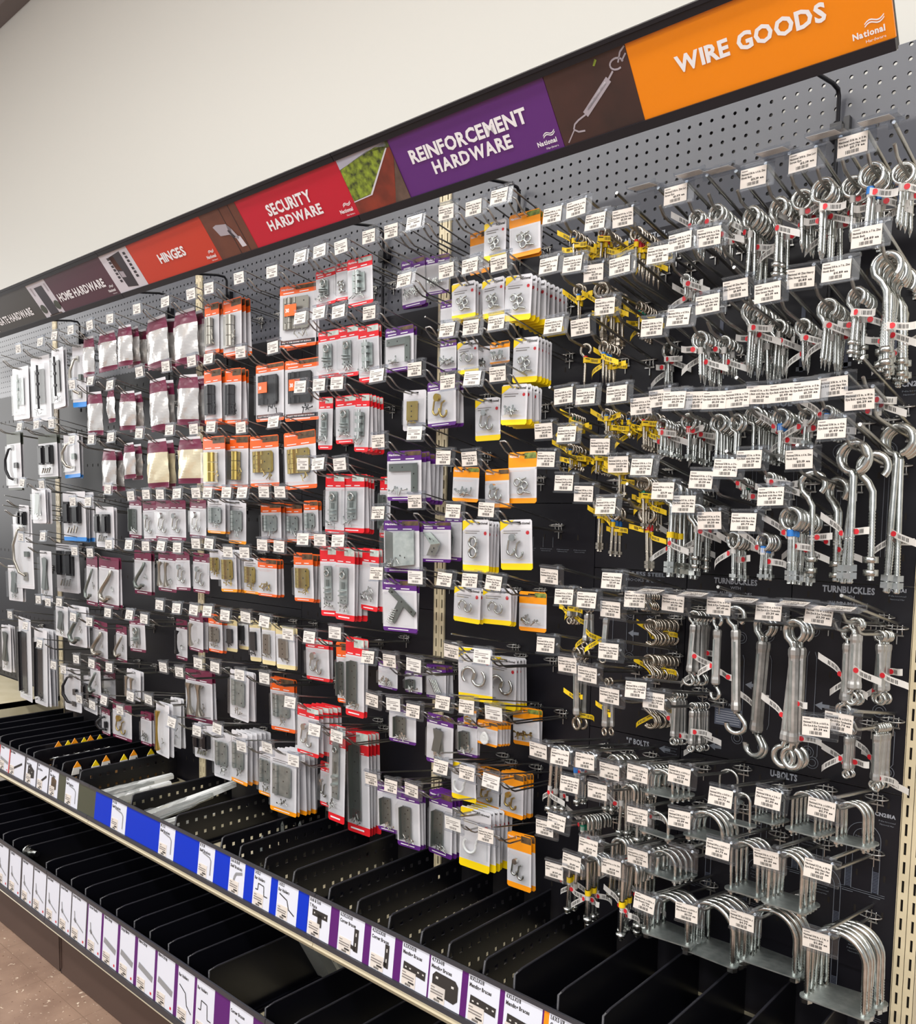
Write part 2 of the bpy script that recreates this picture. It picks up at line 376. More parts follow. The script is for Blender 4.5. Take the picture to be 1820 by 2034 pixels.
def pr_ss(pm):
    pm.text('STAINLESS STEEL', (.625, PY, 1.435), .0115, 'print_line', bold=1, align='C', width=.13); pm.text('HOOKS & EYE', (.635, PY, 1.421), .010, 'print_line', align='C', width=.09)
    for k in range(4): outline_turn(pm, .55 + k * .055, 1.36, .13)
    arrow(pm, .60, 1.30)
def pr_eye(pm):
    pm.text('EYE BOLTS', (.93, PY, 1.795), .02, 'print_line', bold=1, align='C', width=.1); pm.text('N2160 Zinc', (.93, PY, 1.782), .010, 'print_gray', align='C')
    pm.text('CN27', (1.19, PY, 1.815), .0125, 'print_gray', bold=1, align='R'); lines(pm, 1.175, 1.805, 2, .035)
    for k in range(5):
        x = .80 + k * .085; pm = MB(); EX.append(pm)
        for rr in (.015, .009): pm.tube([(x + rr * math.cos(a), PY, 1.70 + rr * math.sin(a)) for a in [2 * PI * q / 16 for q in range(17)]], .0006, 'print_line', 4)
        for s in (-1, 1): pm.tube([(x + s * .004, PY, 1.687), (x + s * .004, PY, 1.5)], .0005, 'print_line', 4)
def pr_top(pm):
    pm.text('STAINLESS STEEL', (.60, PY, 2.186), .0155, 'print_gray', bold=1, align='C', width=.13)
    for k in range(5):
        x = .80 + k * .085; pm = MB(); EX.append(pm)
        pm.box(x - .004, x + .004, PY - .0003, PY, 1.86, 1.99, 'print_thread'); pm.box(x - .01, x + .01, PY - .0003, PY, 1.862, 1.870, 'print_line')
def pr_mid(pm):
    for k in range(5):
        pm.box(.26 + .03 * k, .2606 + .03 * k, PY - .0003, PY, 1.49, 1.515, 'print_line'); lines(pm, .26 + .05 * k, 1.485, 2, .035, .003)
panel(.7435, W4 - .021, .69, 1.0515, 'black backing panel printed U-BOLTS at the lower right', pr_ubolt)
panel(.7435, .972, 1.0535, 1.446, 'black backing panel printed TURNBUCKLES behind the longest turnbuckles', pr_turn_l)
panel(.974, W4 - .021, 1.0535, 1.446, 'black backing panel printed TURNBUCKLES and CN281A1 beside the right post', pr_turn_r)
panel(.7435, W4 - .021, 1.448, 1.832, 'black backing panel printed CN27 behind the big eye bolts', pr_eye)
panel(.503, .7415, .69, 1.062, 'black backing panel printed J BOLTS behind the J-bolts', pr_j)
panel(.503, .7415, 1.064, 1.446, 'black backing panel behind the S-hooks and stainless turnbuckles', pr_ss)
panel(.503, .7415, 1.448, 1.832, 'black backing panel behind the stainless eye bolts with yellow tags')
panel(.503, W4 - .021, 1.834, 2.205, 'dark backing panel printed STAINLESS STEEL under the right pegboard', pr_top)
panel(.021, .501, 1.60, 2.205, 'dark backing panel behind the yellow and amber hook cards, upper half', pr_mid)
panel(.021, .501, .50, 1.598, 'tall black backing panel behind the S-hook cards, right bay')
panel(-W4 + .021, -.62, 1.25, 2.133, 'dark backing panel behind the orange hinge cards')
panel(-W4 + .021, -.62, .50, 1.248, 'black backing panel behind the lower hinge packs, middle bay')
panel(-.618, -.021, 1.30, 2.133, 'dark backing panel behind the red latch cards and purple brace cards')
panel(-.618, -.021, .50, 1.298, 'black backing panel low behind the big red hasp packs')
panel(-2 * W4 + .021, -W4 - .021, 1.35, 2.12, 'dark backing panel behind the maroon bags')
panel(-2 * W4 + .021, -W4 - .021, .50, 1.348, 'black backing panel low behind the maroon cards, left bay')
panel(-3.62, -2 * W4 - .021, .50, 2.12, 'dark backing panel behind the white packs at the far left')
for (xa, xb, nm) in BAYS:
    tag(link('gap_light_block', MB().box(xa + .002, (xb - .002 if xb < 1 else .86), .004, .098, 2.428, 2.433, 'black_metal').mesh('gap_light_block')), 'added black strip shutting light out of the gap behind the pegboard, ' + nm, 'light blocker', 'black light-blocking strips')  # added, unseen: keeps the wall gap dark behind the peg holes
tag(link('lower_back', MB().box(.503, W4 - .021, .004, .009, .50, .689, 'black_panel').mesh('lower_back')), 'plain dark back plate just above the upper shelf deck, right bay', 'back plate')

# ------------------------------------------------------------------ header sign
SB = Vector((0, -.268, 2.291)); SU = Vector((0, -.102, .133)); SN = Vector((0, -.133, -.102)).normalized(); SL = SU.length; SUN = SU.normalized()
def sp(u, v, off=0.0): return tuple(Vector((u, 0, 0)) + SB + SU * v + SN * off)
def srect(mb, u0, u1, v0, v1, off, m): mb.quad(sp(u0, v0, off), sp(u1, v0, off), sp(u1, v1, off), sp(u0, v1, off), m)
def sslab(mb, u0, u1, v0, v1, o0, o1, m): mb.prism([sp(u0, v0, o0), sp(u1, v0, o0), sp(u1, v1, o0), sp(u0, v1, o0)], tuple(SN * (o1 - o0)), m)
FR = [(-3.69, -2.469, 'at the far left over GATE HARDWARE'), (-2.467, -1.249, 'behind GATE HARDWARE and HOME HARDWARE'), (-1.247, -.034, 'behind HINGES and SECURITY HARDWARE'), (-.032, 1.194, 'behind REINFORCEMENT HARDWARE and WIRE GOODS')]
for a, b, wh in FR:
    t = thing('sign_channel', 'long black metal header sign frame ' + wh, 'sign frame', (0, 0, 0), group='header sign frames')
    mb = MB(); sslab(mb, a, b, .0, .105, -.006, .006, 'frame_black'); link('bottom_rail', mb.mesh('bottom_rail'), t)
    mb = MB(); sslab(mb, a, b, .885, .955, -.006, .005, 'frame_black'); sslab(mb, a, b, .958, 1.0, -.012, .007, 'frame_black'); link('top_rail', mb.mesh('top_rail'), t)
    mb = MB(); sslab(mb, a, b, .02, .98, -.014, -.007, 'frame_black'); link('back_plate', mb.mesh('back_plate'), t)
def logo(mb, u1, v, wd=.048):
    k = wd / .048
    mb.text('National', sp(u1 - wd, v, .0012), .0125 * k, 'sign_text', (1, 0, 0), SUN, bold=1, width=wd)
    mb.text('Hardware', sp(u1, v - .055 * k, .0012), .0062 * k, 'sign_text', (1, 0, 0), SUN, align='R', width=wd * .62)
    for e in (0, .022):
        top = [sp(u1 - wd * (.6 - .6 * q / 8), v + (.085 + e + .018 * math.sin(q * .8) + .004 * q) * k, .0012) for q in range(9)]
        bot = [sp(u1 - wd * (.6 - .6 * q / 8), v + (.073 + e + .018 * math.sin(q * .8) + .004 * q) * k, .0012) for q in range(9)]
        for q in range(8): mb.quad(bot[q], bot[q + 1], top[q + 1], top[q], 'sign_text')
V0, V1 = .10, .89
def sign(label, m, u0, uph, u1, texts, photo, logo_at=None):
    # u0..uph photograph, uph..u1 colour field
    mb = MB(); sslab(mb, u0, u1, V0, V1, -.005, 0, m)
    t = link('header_sign', mb.mesh('header_sign')); tag(t, label, 'sign', 'printed header signs')
    if photo:
        pm = MB(); photo(pm, u0, uph); link('photo_print', pm.mesh('photo_print'), t)
    tm = MB()
    for s, ua, ub, vb, vt in texts: tm.text(s, sp((ua + ub) / 2, vb, .0012), (vt - vb) * SL / .72, 'sign_text', (1, 0, 0), SUN, bold=1, align='C', width=ub - ua)
    link('lettering', tm.mesh('lettering'), t)
    if logo_at:
        lm = MB(); logo(lm, *logo_at); link('maker_logo', lm.mesh('maker_logo'), t)
def ph_turn(pm, a, b):
    srect(pm, a, b, V0, V1, .0004, 'photo_dark')
    P = lambda f, v: sp(a + (b - a) * f, v, .0009)
    def line(pts, w, m='photo_metal'):
        for (f0, v0), (f1, v1) in zip(pts, pts[1:]):
            d = Vector(P(f1, v1)) - Vector(P(f0, v0)); n = d.cross(SN).normalized() * w
            A, B = Vector(P(f0, v0)), Vector(P(f1, v1)); pm.quad(tuple(A - n), tuple(B - n), tuple(B + n), tuple(A + n), m)
    line([(.36, .36), (.73, .62)], .0065); line([(.40, .40), (.69, .60)], .0028, 'photo_white')
    line([(.20, .30), (.26, .33), (.36, .36)], .0016); line([(.20, .30), (.17, .25), (.22, .21), (.30, .20)], .0016)
    line([(.73, .62), (.80, .68)], .0018); cx, cv = .86, .735
    line([(cx + .075 * math.cos(q), cv + .055 * math.sin(q)) for q in [2 * PI * k / 12 for k in range(11)]], .0016)
    line([(.88, .74), (.93, .83), (.99, .87)], .0015); line([(.92, .74), (.985, .80)], .0015); line([(.06, .13), (.17, .24)], .0012)
    pm.poly([P(.60, .80), P(.64, .86), P(.66, .84), P(.62, .79)], 'photo_leaf')
def ph_plant(pm, a, b):
    P = lambda f, v: sp(a + (b - a) * f, v, .0009)
    srect(pm, a, b, V0, V1, .0004, 'photo_path')
    pm.poly([P(0, .75), P(.35, .80), P(.75, .86), P(1, .80), P(1, .89), P(0, .89)], 'photo_sky')
    pm.poly([P(0, .30), P(.36, .32), P(.92, .78), P(.98, .83), P(.6, .85), P(.3, .80), P(0, .74)], 'photo_leaf')
    pm.poly([P(.50, .84), P(.80, .89), P(1, .89), P(1, .80)], 'photo_green')
    A = lambda f, v: sp(a + (b - a) * f, v, .0013)
    pm.poly([A(0, .10), A(.72, .10), A(1, .66), A(1, .80), A(.93, .79), A(.38, .30), A(0, .28)], 'photo_box')
    B = lambda f, v: sp(a + (b - a) * f, v, .0017)
    pm.poly([B(.36, .32), B(.38, .30), B(.95, .795), B(.93, .805)], 'photo_white'); pm.poly([B(0, .28), B(.38, .30), B(.37, .315), B(0, .295)], 'photo_white')
    pm.poly([B(.72, .10), B(1, .10), B(1, .64)], 'photo_path')
def ph_wood(pm, a, b):
    P = lambda f, v: sp(a + (b - a) * f, v, .0009)
    srect(pm, a, b, V0, V1, .0004, 'photo_wood')
    for f in (.55, .80): pm.poly([P(f, V0), P(f + .015, V0), P(f + .015, V1), P(f, V1)], 'photo_dark')
    A = lambda f, v: sp(a + (b - a) * f, v, .0013)
    pm.poly([A(.20, .64), A(.28, .47), A(.58, .44), A(.62, .53), A(.55, .62), A(.30, .66)], 'photo_metal'); pm.poly([A(.55, .62), A(.62, .53), A(.70, .36), A(.66, .33), A(.52, .44)], 'photo_metal')
    pm.poly([A(.62, .40), A(.74, .37), A(.78, .20), A(.66, .20)], 'photo_white'); pm.poly([A(.50, .52), A(.56, .52), A(.63, .38), A(.56, .38)], 'photo_door')
def ph_mail(pm, a, b):
    P = lambda f, v: sp(a + (b - a) * f, v, .0009)
    srect(pm, a, b, V0, V1, .0004, 'photo_white')
    pm.poly([P(.36, .18), P(.70, .14), P(.72, .84), P(.30, .80)], 'photo_door'); pm.poly([P(.32, .55), P(.48, .50), P(.46, .80), P(.30, .80)], 'photo_wood')
    for k in range(7):
        v = .30 + k * .075
        pm.poly([P(.22, v), P(.30, v - .005), P(.30, v + .045), P(.22, v + .05)], 'photo_door'); pm.poly([P(.80, v), P(.88, v - .005), P(.88, v + .045), P(.80, v + .05)], 'photo_door')
    A = lambda f, v: sp(a + (b - a) * f, v, .0013); pm.poly([A(.36, .38), A(.50, .36), A(.50, .48), A(.36, .50)], 'photo_metal')
def ph_door(pm, a, b):
    P = lambda f, v: sp(a + (b - a) * f, v, .0009)
    srect(pm, a, b, V0, V1, .0004, 'photo_white'); pm.poly([P(.32, .12), P(.74, .12), P(.74, .78), P(.32, .78)], 'photo_door')
    for f, v in ((.15, .30), (.88, .30)):
        pm.poly([tuple(Vector(sp(a + (b - a) * f, v, .0013)) + Vector((.022 * math.cos(q), 0, 0)) + SUN * .018 * math.sin(q)) for q in [2 * PI * k / 10 for k in range(10)]], 'dark_green_card')
    for f in (.12, .86): pm.poly([P(f, .62), P(f + .07, .62), P(f + .07, .80), P(f, .80)], 'photo_metal')
    pm.poly([P(.2, .10), P(.9, .10), P(.85, .14), P(.25, .14)], 'photo_path')
sign('orange WIRE GOODS header sign with a turnbuckle photo', 'sign_wire', .583, .763, 1.194, [('WIRE GOODS', .845, 1.107, .44, .595)], ph_turn, (1.182, .19))
sign('purple REINFORCEMENT HARDWARE header sign with a planter photo', 'sign_reinforcement', -.031, .147, .5815, [('REINFORCEMENT', .192, .529, .50, .667), ('HARDWARE', .244, .478, .29, .445)], ph_plant, (.571, .19))
sign('red SECURITY HARDWARE header sign with a latch photo', 'sign_security', -.639, -.46, -.0325, [('SECURITY', -.350, -.160, .50, .67), ('HARDWARE', -.374, -.136, .29, .44)], ph_wood, (-.045, .19))
sign('orange-red HINGES header sign with a mail slot photo', 'sign_hinges', -1.259, -1.072, -.6405, [('HINGES', -.938, -.784, .38, .545)], ph_mail, (-.655, .19))
sign('maroon HOME HARDWARE header sign with a front door photo', 'sign_home', -1.857, -1.695, -1.2605, [('HOME HARDWARE', -1.675, -1.305, .33, .50)], ph_door, (-1.275, .19))
sign('dark GATE HARDWARE header sign at the far left', 'sign_gate', -2.46, -2.46, -1.8585, [('GATE HARDWARE', -2.27, -1.92, .27, .44)], None, (-2.31, .14))
for x, wh in ((1.0207, 'under WIRE GOODS'), (.2575, 'under REINFORCEMENT HARDWARE'), (-.2335, 'left of the purple brace cards'), (-1.028, 'under HINGES'), (-1.42, 'under HOME HARDWARE, right arm'), (-2.164, 'under GATE HARDWARE')):
    t = thing('sign_bracket', 'thin black sign arm rising from the pegboard ' + wh, 'bracket', group='black sign arms')
    mb = MB(); mb.tube([(x, -.012, 1.99), (x, -.012, 2.365), (x, -.02, 2.376), (x, -.05, 2.376), (x, -.24, 2.345), (x, -.275, 2.33)], .0042, 'black_metal', 6); link('arm', mb.mesh('arm'), t)
    mb = MB(); mb.box(x - .011, x + .011, -.022, -.0005, 2.285, 2.315, 'black_plastic'); mb.box(x + .011, x + .022, -.014, -.0005, 2.29, 2.325, 'black_plastic'); link('clip', mb.mesh('clip'), t)

# ------------------------------------------------------------------ shelves
XL, XR = -2 * W4, 2 * W4
def shelf_run(z_deck, yf, zlip0, zlip1, zst, y_strip, tagname, nm):
    for k in range(-2, 1):
        a, b = k * W4 + .001, (k + 1) * W4 - .001
        wh = BAYS[k + 3][2]
        t = thing('metal_shelf', '%s beige metal shelf of the %s' % (nm, wh), 'shelf', group='beige metal shelves')
        mb = MB(); mb.box(a, b, yf + .004, -.012, z_deck - .018, z_deck, 'shelf_beige'); link('deck', mb.mesh('deck'), t)
        mb = MB(); pts = [(yf + .004, zlip0), (yf - .006, zlip0 + .003), (yf - .011, (zlip0 + zlip1) / 2), (yf - .006, zlip1 - .003), (yf + .004, zlip1)]
        mb.prism([(a, y, z) for y, z in pts], (b - a, 0, 0), 'lip_metal'); link('front_lip', mb.mesh('front_lip'), t)
        c = thing('ticket_rail', 'black ticket rail along the %s shelf front, %s' % (nm, wh), 'ticket rail', group='black ticket rails')
        mb = MB(); dy = .012
        def pt(v, o): return (y_strip + dy * v - o, zlip1 + (zst - zlip1) * v)
        for v0, v1, o in ((0, .10, .006), (.93, 1.0, .006), (0, 1.0, .001)):
            q = [pt(v0, 0), pt(v0, o), pt(v1, o), pt(v1, 0)]
            mb.prism([(a, y, z) for y, z in q], (b - a, 0, 0), 'strip_dark')
        link('rail', mb.mesh('rail'), c)
shelf_run(.520, -.436, .481, .508, .624, -.444, 'u', 'upper')
shelf_run(.205, -.583, .174, .192, .367, -.592, 'l', 'bottom')
for k in range(-2, 1):
    a, b = k * W4, (k + 1) * W4
    tag(link('kick_plate', MB().box(a + .008, b - .008, -.548, -.54, .004, .175, 'kick_brown').box(a + .008, a + .012, -.551, -.548, .02, .17, 'kick_brown').mesh('kick_plate')),
        'brown metal kick plate under the bottom shelf, ' + BAYS[k + 3][2], 'kick plate', 'brown kick plates')
tag(link('levelling_foot', MB().hexnut((-W4 + .004, -.536, .012), .012, .022, 'black_metal', 8).mesh('levelling_foot')), 'small dark levelling foot under the kick plate joint', 'foot')

def divider(x, yf, z0, z1, perf, label, gap, yb=-.03):
    mb = MB(); th = .0014; m = 'black_plastic'
    t = thing('shelf_divider', label, 'divider', (0, 0, 0), group='black shelf dividers')
    ys = yf + .022
    if perf:
        # front slanted solid piece, then a grid with two rows of square windows
        mb.prism([(x - th, yf, z0), (x - th, ys, z1), (x - th, ys, z0)], (2 * th, 0, 0), m)
        rows = [z0, z0 + (z1 - z0) * .32, z0 + (z1 - z0) * .32 + .011, z0 + (z1 - z0) * .70, z0 + (z1 - z0) * .70 + .011, z1]
        n = int((yb - ys) / .031); y = ys
        for k in range(n):
            ya, yh, yc = ys + k * .031, ys + k * .031 + .010, ys + (k + 1) * .031
            for r in range(5):
                mb.box(x - th, x + th, yh, yc, rows[r], rows[r + 1], m)
                if r not in (1, 3): mb.box(x - th, x + th, ya, yh, rows[r], rows[r + 1], m)
        mb.box(x - th, x + th, ys + n * .031, yb, z0, z1, m)
    else:
        mb.prism([(x - th, yf, z0), (x - th, yf + .008, z1 - .006), (x - th, yf + .014, z1), (x - th, yb, z1), (x - th, yb, z0)], (2 * th, 0, 0), m)
    link('wall', mb.mesh('wall'), t)
    mb = MB(); mb.tube([(x, yf, z0 + .01), (x, yf + (.022 if perf else .006), z1 - .003), (x, yf + .03, z1), (x, yb, z1)], .0028, 'black_edge', 6); link('rim', mb.mesh('rim'), t)
    mb = MB(); fw = min(.018 if perf else .032 if perf or (z0 < .3 and x > -.3) else .098, gap * (.2 if perf and gap < .15 else .95) - .006)
    mb.box(x + .0016, x + fw, yf + .006, yb, z0, z0 + .0022, m)
    for q in (fw * .4, fw * .8 - .003): mb.box(x + q, x + q + .003, yf + .006, yb, z0 + .0022, z0 + .007, m)
    link('foot', mb.mesh('foot'), t)
UD = [-2.36, -2.26, -2.155, -2.05, -1.949, -1.859, -1.787, -1.719, -1.578, -1.5, -1.357, -.984, -.711, -.461, -.369, -.251, -.127, .017, .122, .233, .337, .42, .521, .612, .719, .82, .925, 1.03, 1.13]
for i, x in enumerate(UD):
    perf = -1.6 < x < .55
    lab = '%s black divider on the upper shelf, %s from the left' % ('perforated' if perf else 'plain', ORD[i])
    divider(x, -.425, .5205, .637 + (.012 if not perf and x > 0 else 0), perf, lab, (UD + [1.215])[i + 1] - x)
LD = [-2.3, -2.2, -2.1, -1.99, -1.87, -1.76, -1.656, -1.566, -1.461, -1.284, -1.205, -1.092, -.992, -.891, -.786, -.679, -.588, -.487, -.385, -.284, -.036, .07, .19, .31, .43]
for i, x in enumerate(LD):
    divider(x, -.565, .2055, .372, False, 'plain black divider on the bottom shelf, %s from the left' % ORD[i], (LD + [.55])[i + 1] - x)

# printed shelf labels in the ticket rails
def shelf_label(x0, x1, up, label, draw, title, sub, side=None):
    ys, zl, zt = (-.444, .508, .624) if up else (-.592, .192, .367)
    z0, z1 = zl + (zt - zl) * .105, zl + (zt - zl) * .925
    def P(u, v, o=0): # u metres from x0, v metres from z0
        q = (z0 + v - zl) / (zt - zl); return (x0 + u, ys + .012 * q - .0016 - o, z0 + v)
    H = z1 - z0; Wd = x1 - x0
    mb = MB(); mb.prism([P(0, 0), P(Wd, 0), P(Wd, H), P(0, H)], (0, .0006, 0), 'shelf_label_white')
    UV = (Vector(P(0, 1)) - Vector(P(0, 0))).normalized()
    hs = .0115 if up else .012
    if title: mb.text(title, P(.004, H - hs * 1.05, .0004), hs, 'ink', (1, 0, 0), UV, bold=1, width=min(Wd - .01, text_width(title, hs) * .85))
    if sub: mb.text(sub, P(.004, H - hs * 2.25, .0004), hs, 'ink', (1, 0, 0), UV, bold=1, width=min(Wd - .008, text_width(sub, hs) * .85))
    draw(mb, P, Wd, H)
    t = link('shelf_label', mb.mesh('shelf_label')); tag(t, label, 'shelf label', 'printed labels on the shelf fronts')
    sm = MB(); sw, sh = min(.042, Wd * .62), .034; u0, v0 = .006, .002
    if Wd > .03:
        sm.prism([P(u0, v0, .001), P(u0 + sw, v0, .001), P(u0 + sw, v0 + sh, .001), P(u0, v0 + sh, .001)], (0, .0006, 0), 'label_cream')
        for k, (a, b, hh) in enumerate(((.03, .3, .002), (.03, .9, .0026), (.03, .85, .0026), (.5, .92, .004), (.3, .7, .005))):
            v = v0 + sh * (.86 - .17 * k)
            n = 6 if k == 4 else 1
            for q in range(n):
                ua = u0 + sw * (a + (b - a) * q / n); ub = u0 + sw * (a + (b - a) * (q + (.6 if n > 1 else 1)) / n)
                sm.quad(P(ua, v - hh, .0015), P(ub, v - hh, .0015), P(ub, v, .0015), P(ua, v, .0015), 'ink_soft' if k < 3 else 'ink')
        link('price_sticker', sm.mesh('price_sticker'), t)
    return t
def stroke(mb, P, pts, w, m):
    for (a, b), (c, d) in zip(pts, pts[1:]):
        L = math.hypot(c - a, d - b); nx, ny = -(d - b) / L * w, (c - a) / L * w
        mb.quad(P(a - nx, b - ny, .0008), P(c - nx, d - ny, .0008), P(c + nx, d + ny, .0008), P(a + nx, b + ny, .0008), m)
def d_bracket(mb, P, W, H): stroke(mb, P, [(W * .25, H * .72), (W * .7, H * .66), (W * .8, H * .58), (W * .8, H * .15)], .0022, 'label_steel')
def d_bracket2(mb, P, W, H): stroke(mb, P, [(W * .85, H * .66), (W * .45, H * .58), (W * .35, H * .45), (W * .32, H * .22)], .004, 'label_steel')
def d_hat(mb, P, W, H): stroke(mb, P, [(W * .14, H * .46), (W * .28, H * .46), (W * .3, H * .64), (W * .62, H * .62), (W * .66, H * .36), (W * .86, H * .36)], .0014, 'ink')
def d_step(mb, P, W, H): stroke(mb, P, [(W * .12, H * .66), (W * .5, H * .56), (W * .6, H * .34), (W * .88, H * .24)], .0016, 'ink')
def d_tee(mb, P, W, H):
    stroke(mb, P, [(W * .2, H * .62), (W * .88, H * .62)], H * .085, 'ink'); stroke(mb, P, [(W * .54, H * .62), (W * .54, H * .30)], H * .085, 'ink')
    for f in (.3, .78): stroke(mb, lambda a, b, o: P(a, b, o + .0004), [(W * f - .002, H * .62), (W * f + .002, H * .62)], .002, 'paper_white')
def d_ell(mb, P, W, H):
    stroke(mb, P, [(W * .72, H * .72), (W * .72, H * .16)], W * .085, 'ink'); stroke(mb, P, [(W * .46, H * .26), (W * .72, H * .22)], H * .05, 'ink')
    for v in (.58, .34): stroke(mb, lambda a, b, o: P(a, b, o + .0004), [(W * .72, H * v - .004), (W * .72, H * v + .004)], .0016, 'paper_white')
def d_plate(mb, P, W, H):
    stroke(mb, P, [(W * .1, H * .46), (W * .92, H * .42)], H * .10, 'ink')
    for f in (.2, .36, .66, .84): stroke(mb, lambda a, b, o: P(a, b, o + .0004), [(W * f - .0025, H * .445), (W * f + .0025, H * .445)], .0016, 'paper_white')
def d_fat(mb, P, W, H):
    mb.poly([P(W * a, H * b, .0008) for a, b in ((.1, .2), (.8, .14), (.92, .24), (.92, .56), (.82, .66), (.2, .68), (.1, .58))], 'ink')
    for f, v in ((.25, .55), (.75, .5), (.25, .28)): stroke(mb, lambda a, b, o: P(a, b, o + .0004), [(W * f - .0035, H * v), (W * f + .0035, H * v)], .0024, 'paper_white')
def d_strap(mb, P, W, H):
    stroke(mb, P, [(W * .1, H * .47), (W * .92, H * .36)], H * .06, 'label_steel'); stroke(mb, P, [(W * .82, H * .08), (W * .9, H * .08)], H * .025, 'tag_red')
def d_bar(mb, P, W, H):
    stroke(mb, P, [(W * .15, H * .2), (W * .85, H * .62)], H * .045, 'ink'); 
def d_hinge(mb, P, W, H):
    mb.poly([P(W * a, H * b, .0008) for a, b in ((.2, .2), (.8, .3), (.8, .6), (.45, .75), (.2, .7))], 'ink')
    for f, v in ((.35, .6), (.6, .5), (.35, .4)): stroke(mb, lambda a, b, o: P(a, b, o + .0004), [(W * f - .002, H * v), (W * f + .002, H * v)], .002, 'paper_white')
def d_pin(mb, P, W, H):
    stroke(mb, P, [(W * .2, H * .62), (W * .25, H * .42), (W * .85, H * .28)], .0022, 'label_steel'); stroke(mb, P, [(W * .2, H * .46), (W * .32, H * .40)], .006, 'label_steel')
    stroke(mb, P, [(W * .82, H * .08), (W * .9, H * .08)], H * .025, 'tag_red')
def d_brown(mb, P, W, H): mb.poly([P(W * a, H * b, .0008) for a, b in ((.25, .2), (.8, .3), (.8, .65), (.5, .75), (.25, .7))], 'photo_brown')
def fill(x0, x1, up, m, label):
    ys, zl, zt = (-.444, .508, .624) if up else (-.592, .192, .367)
    z0, z1 = zl + (zt - zl) * .105, zl + (zt - zl) * .925
    f = lambda z: ys + .012 * (z - zl) / (zt - zl) - .0013
    mb = MB(); mb.prism([(x0, f(z0), z0), (x1, f(z0), z0), (x1, f(z1), z1), (x0, f(z1), z1)], (0, .0004, 0), m)
    tag(link('colour_strip', mb.mesh('colour_strip')), label, 'shelf strip', 'coloured paper strips in the shelf fronts')

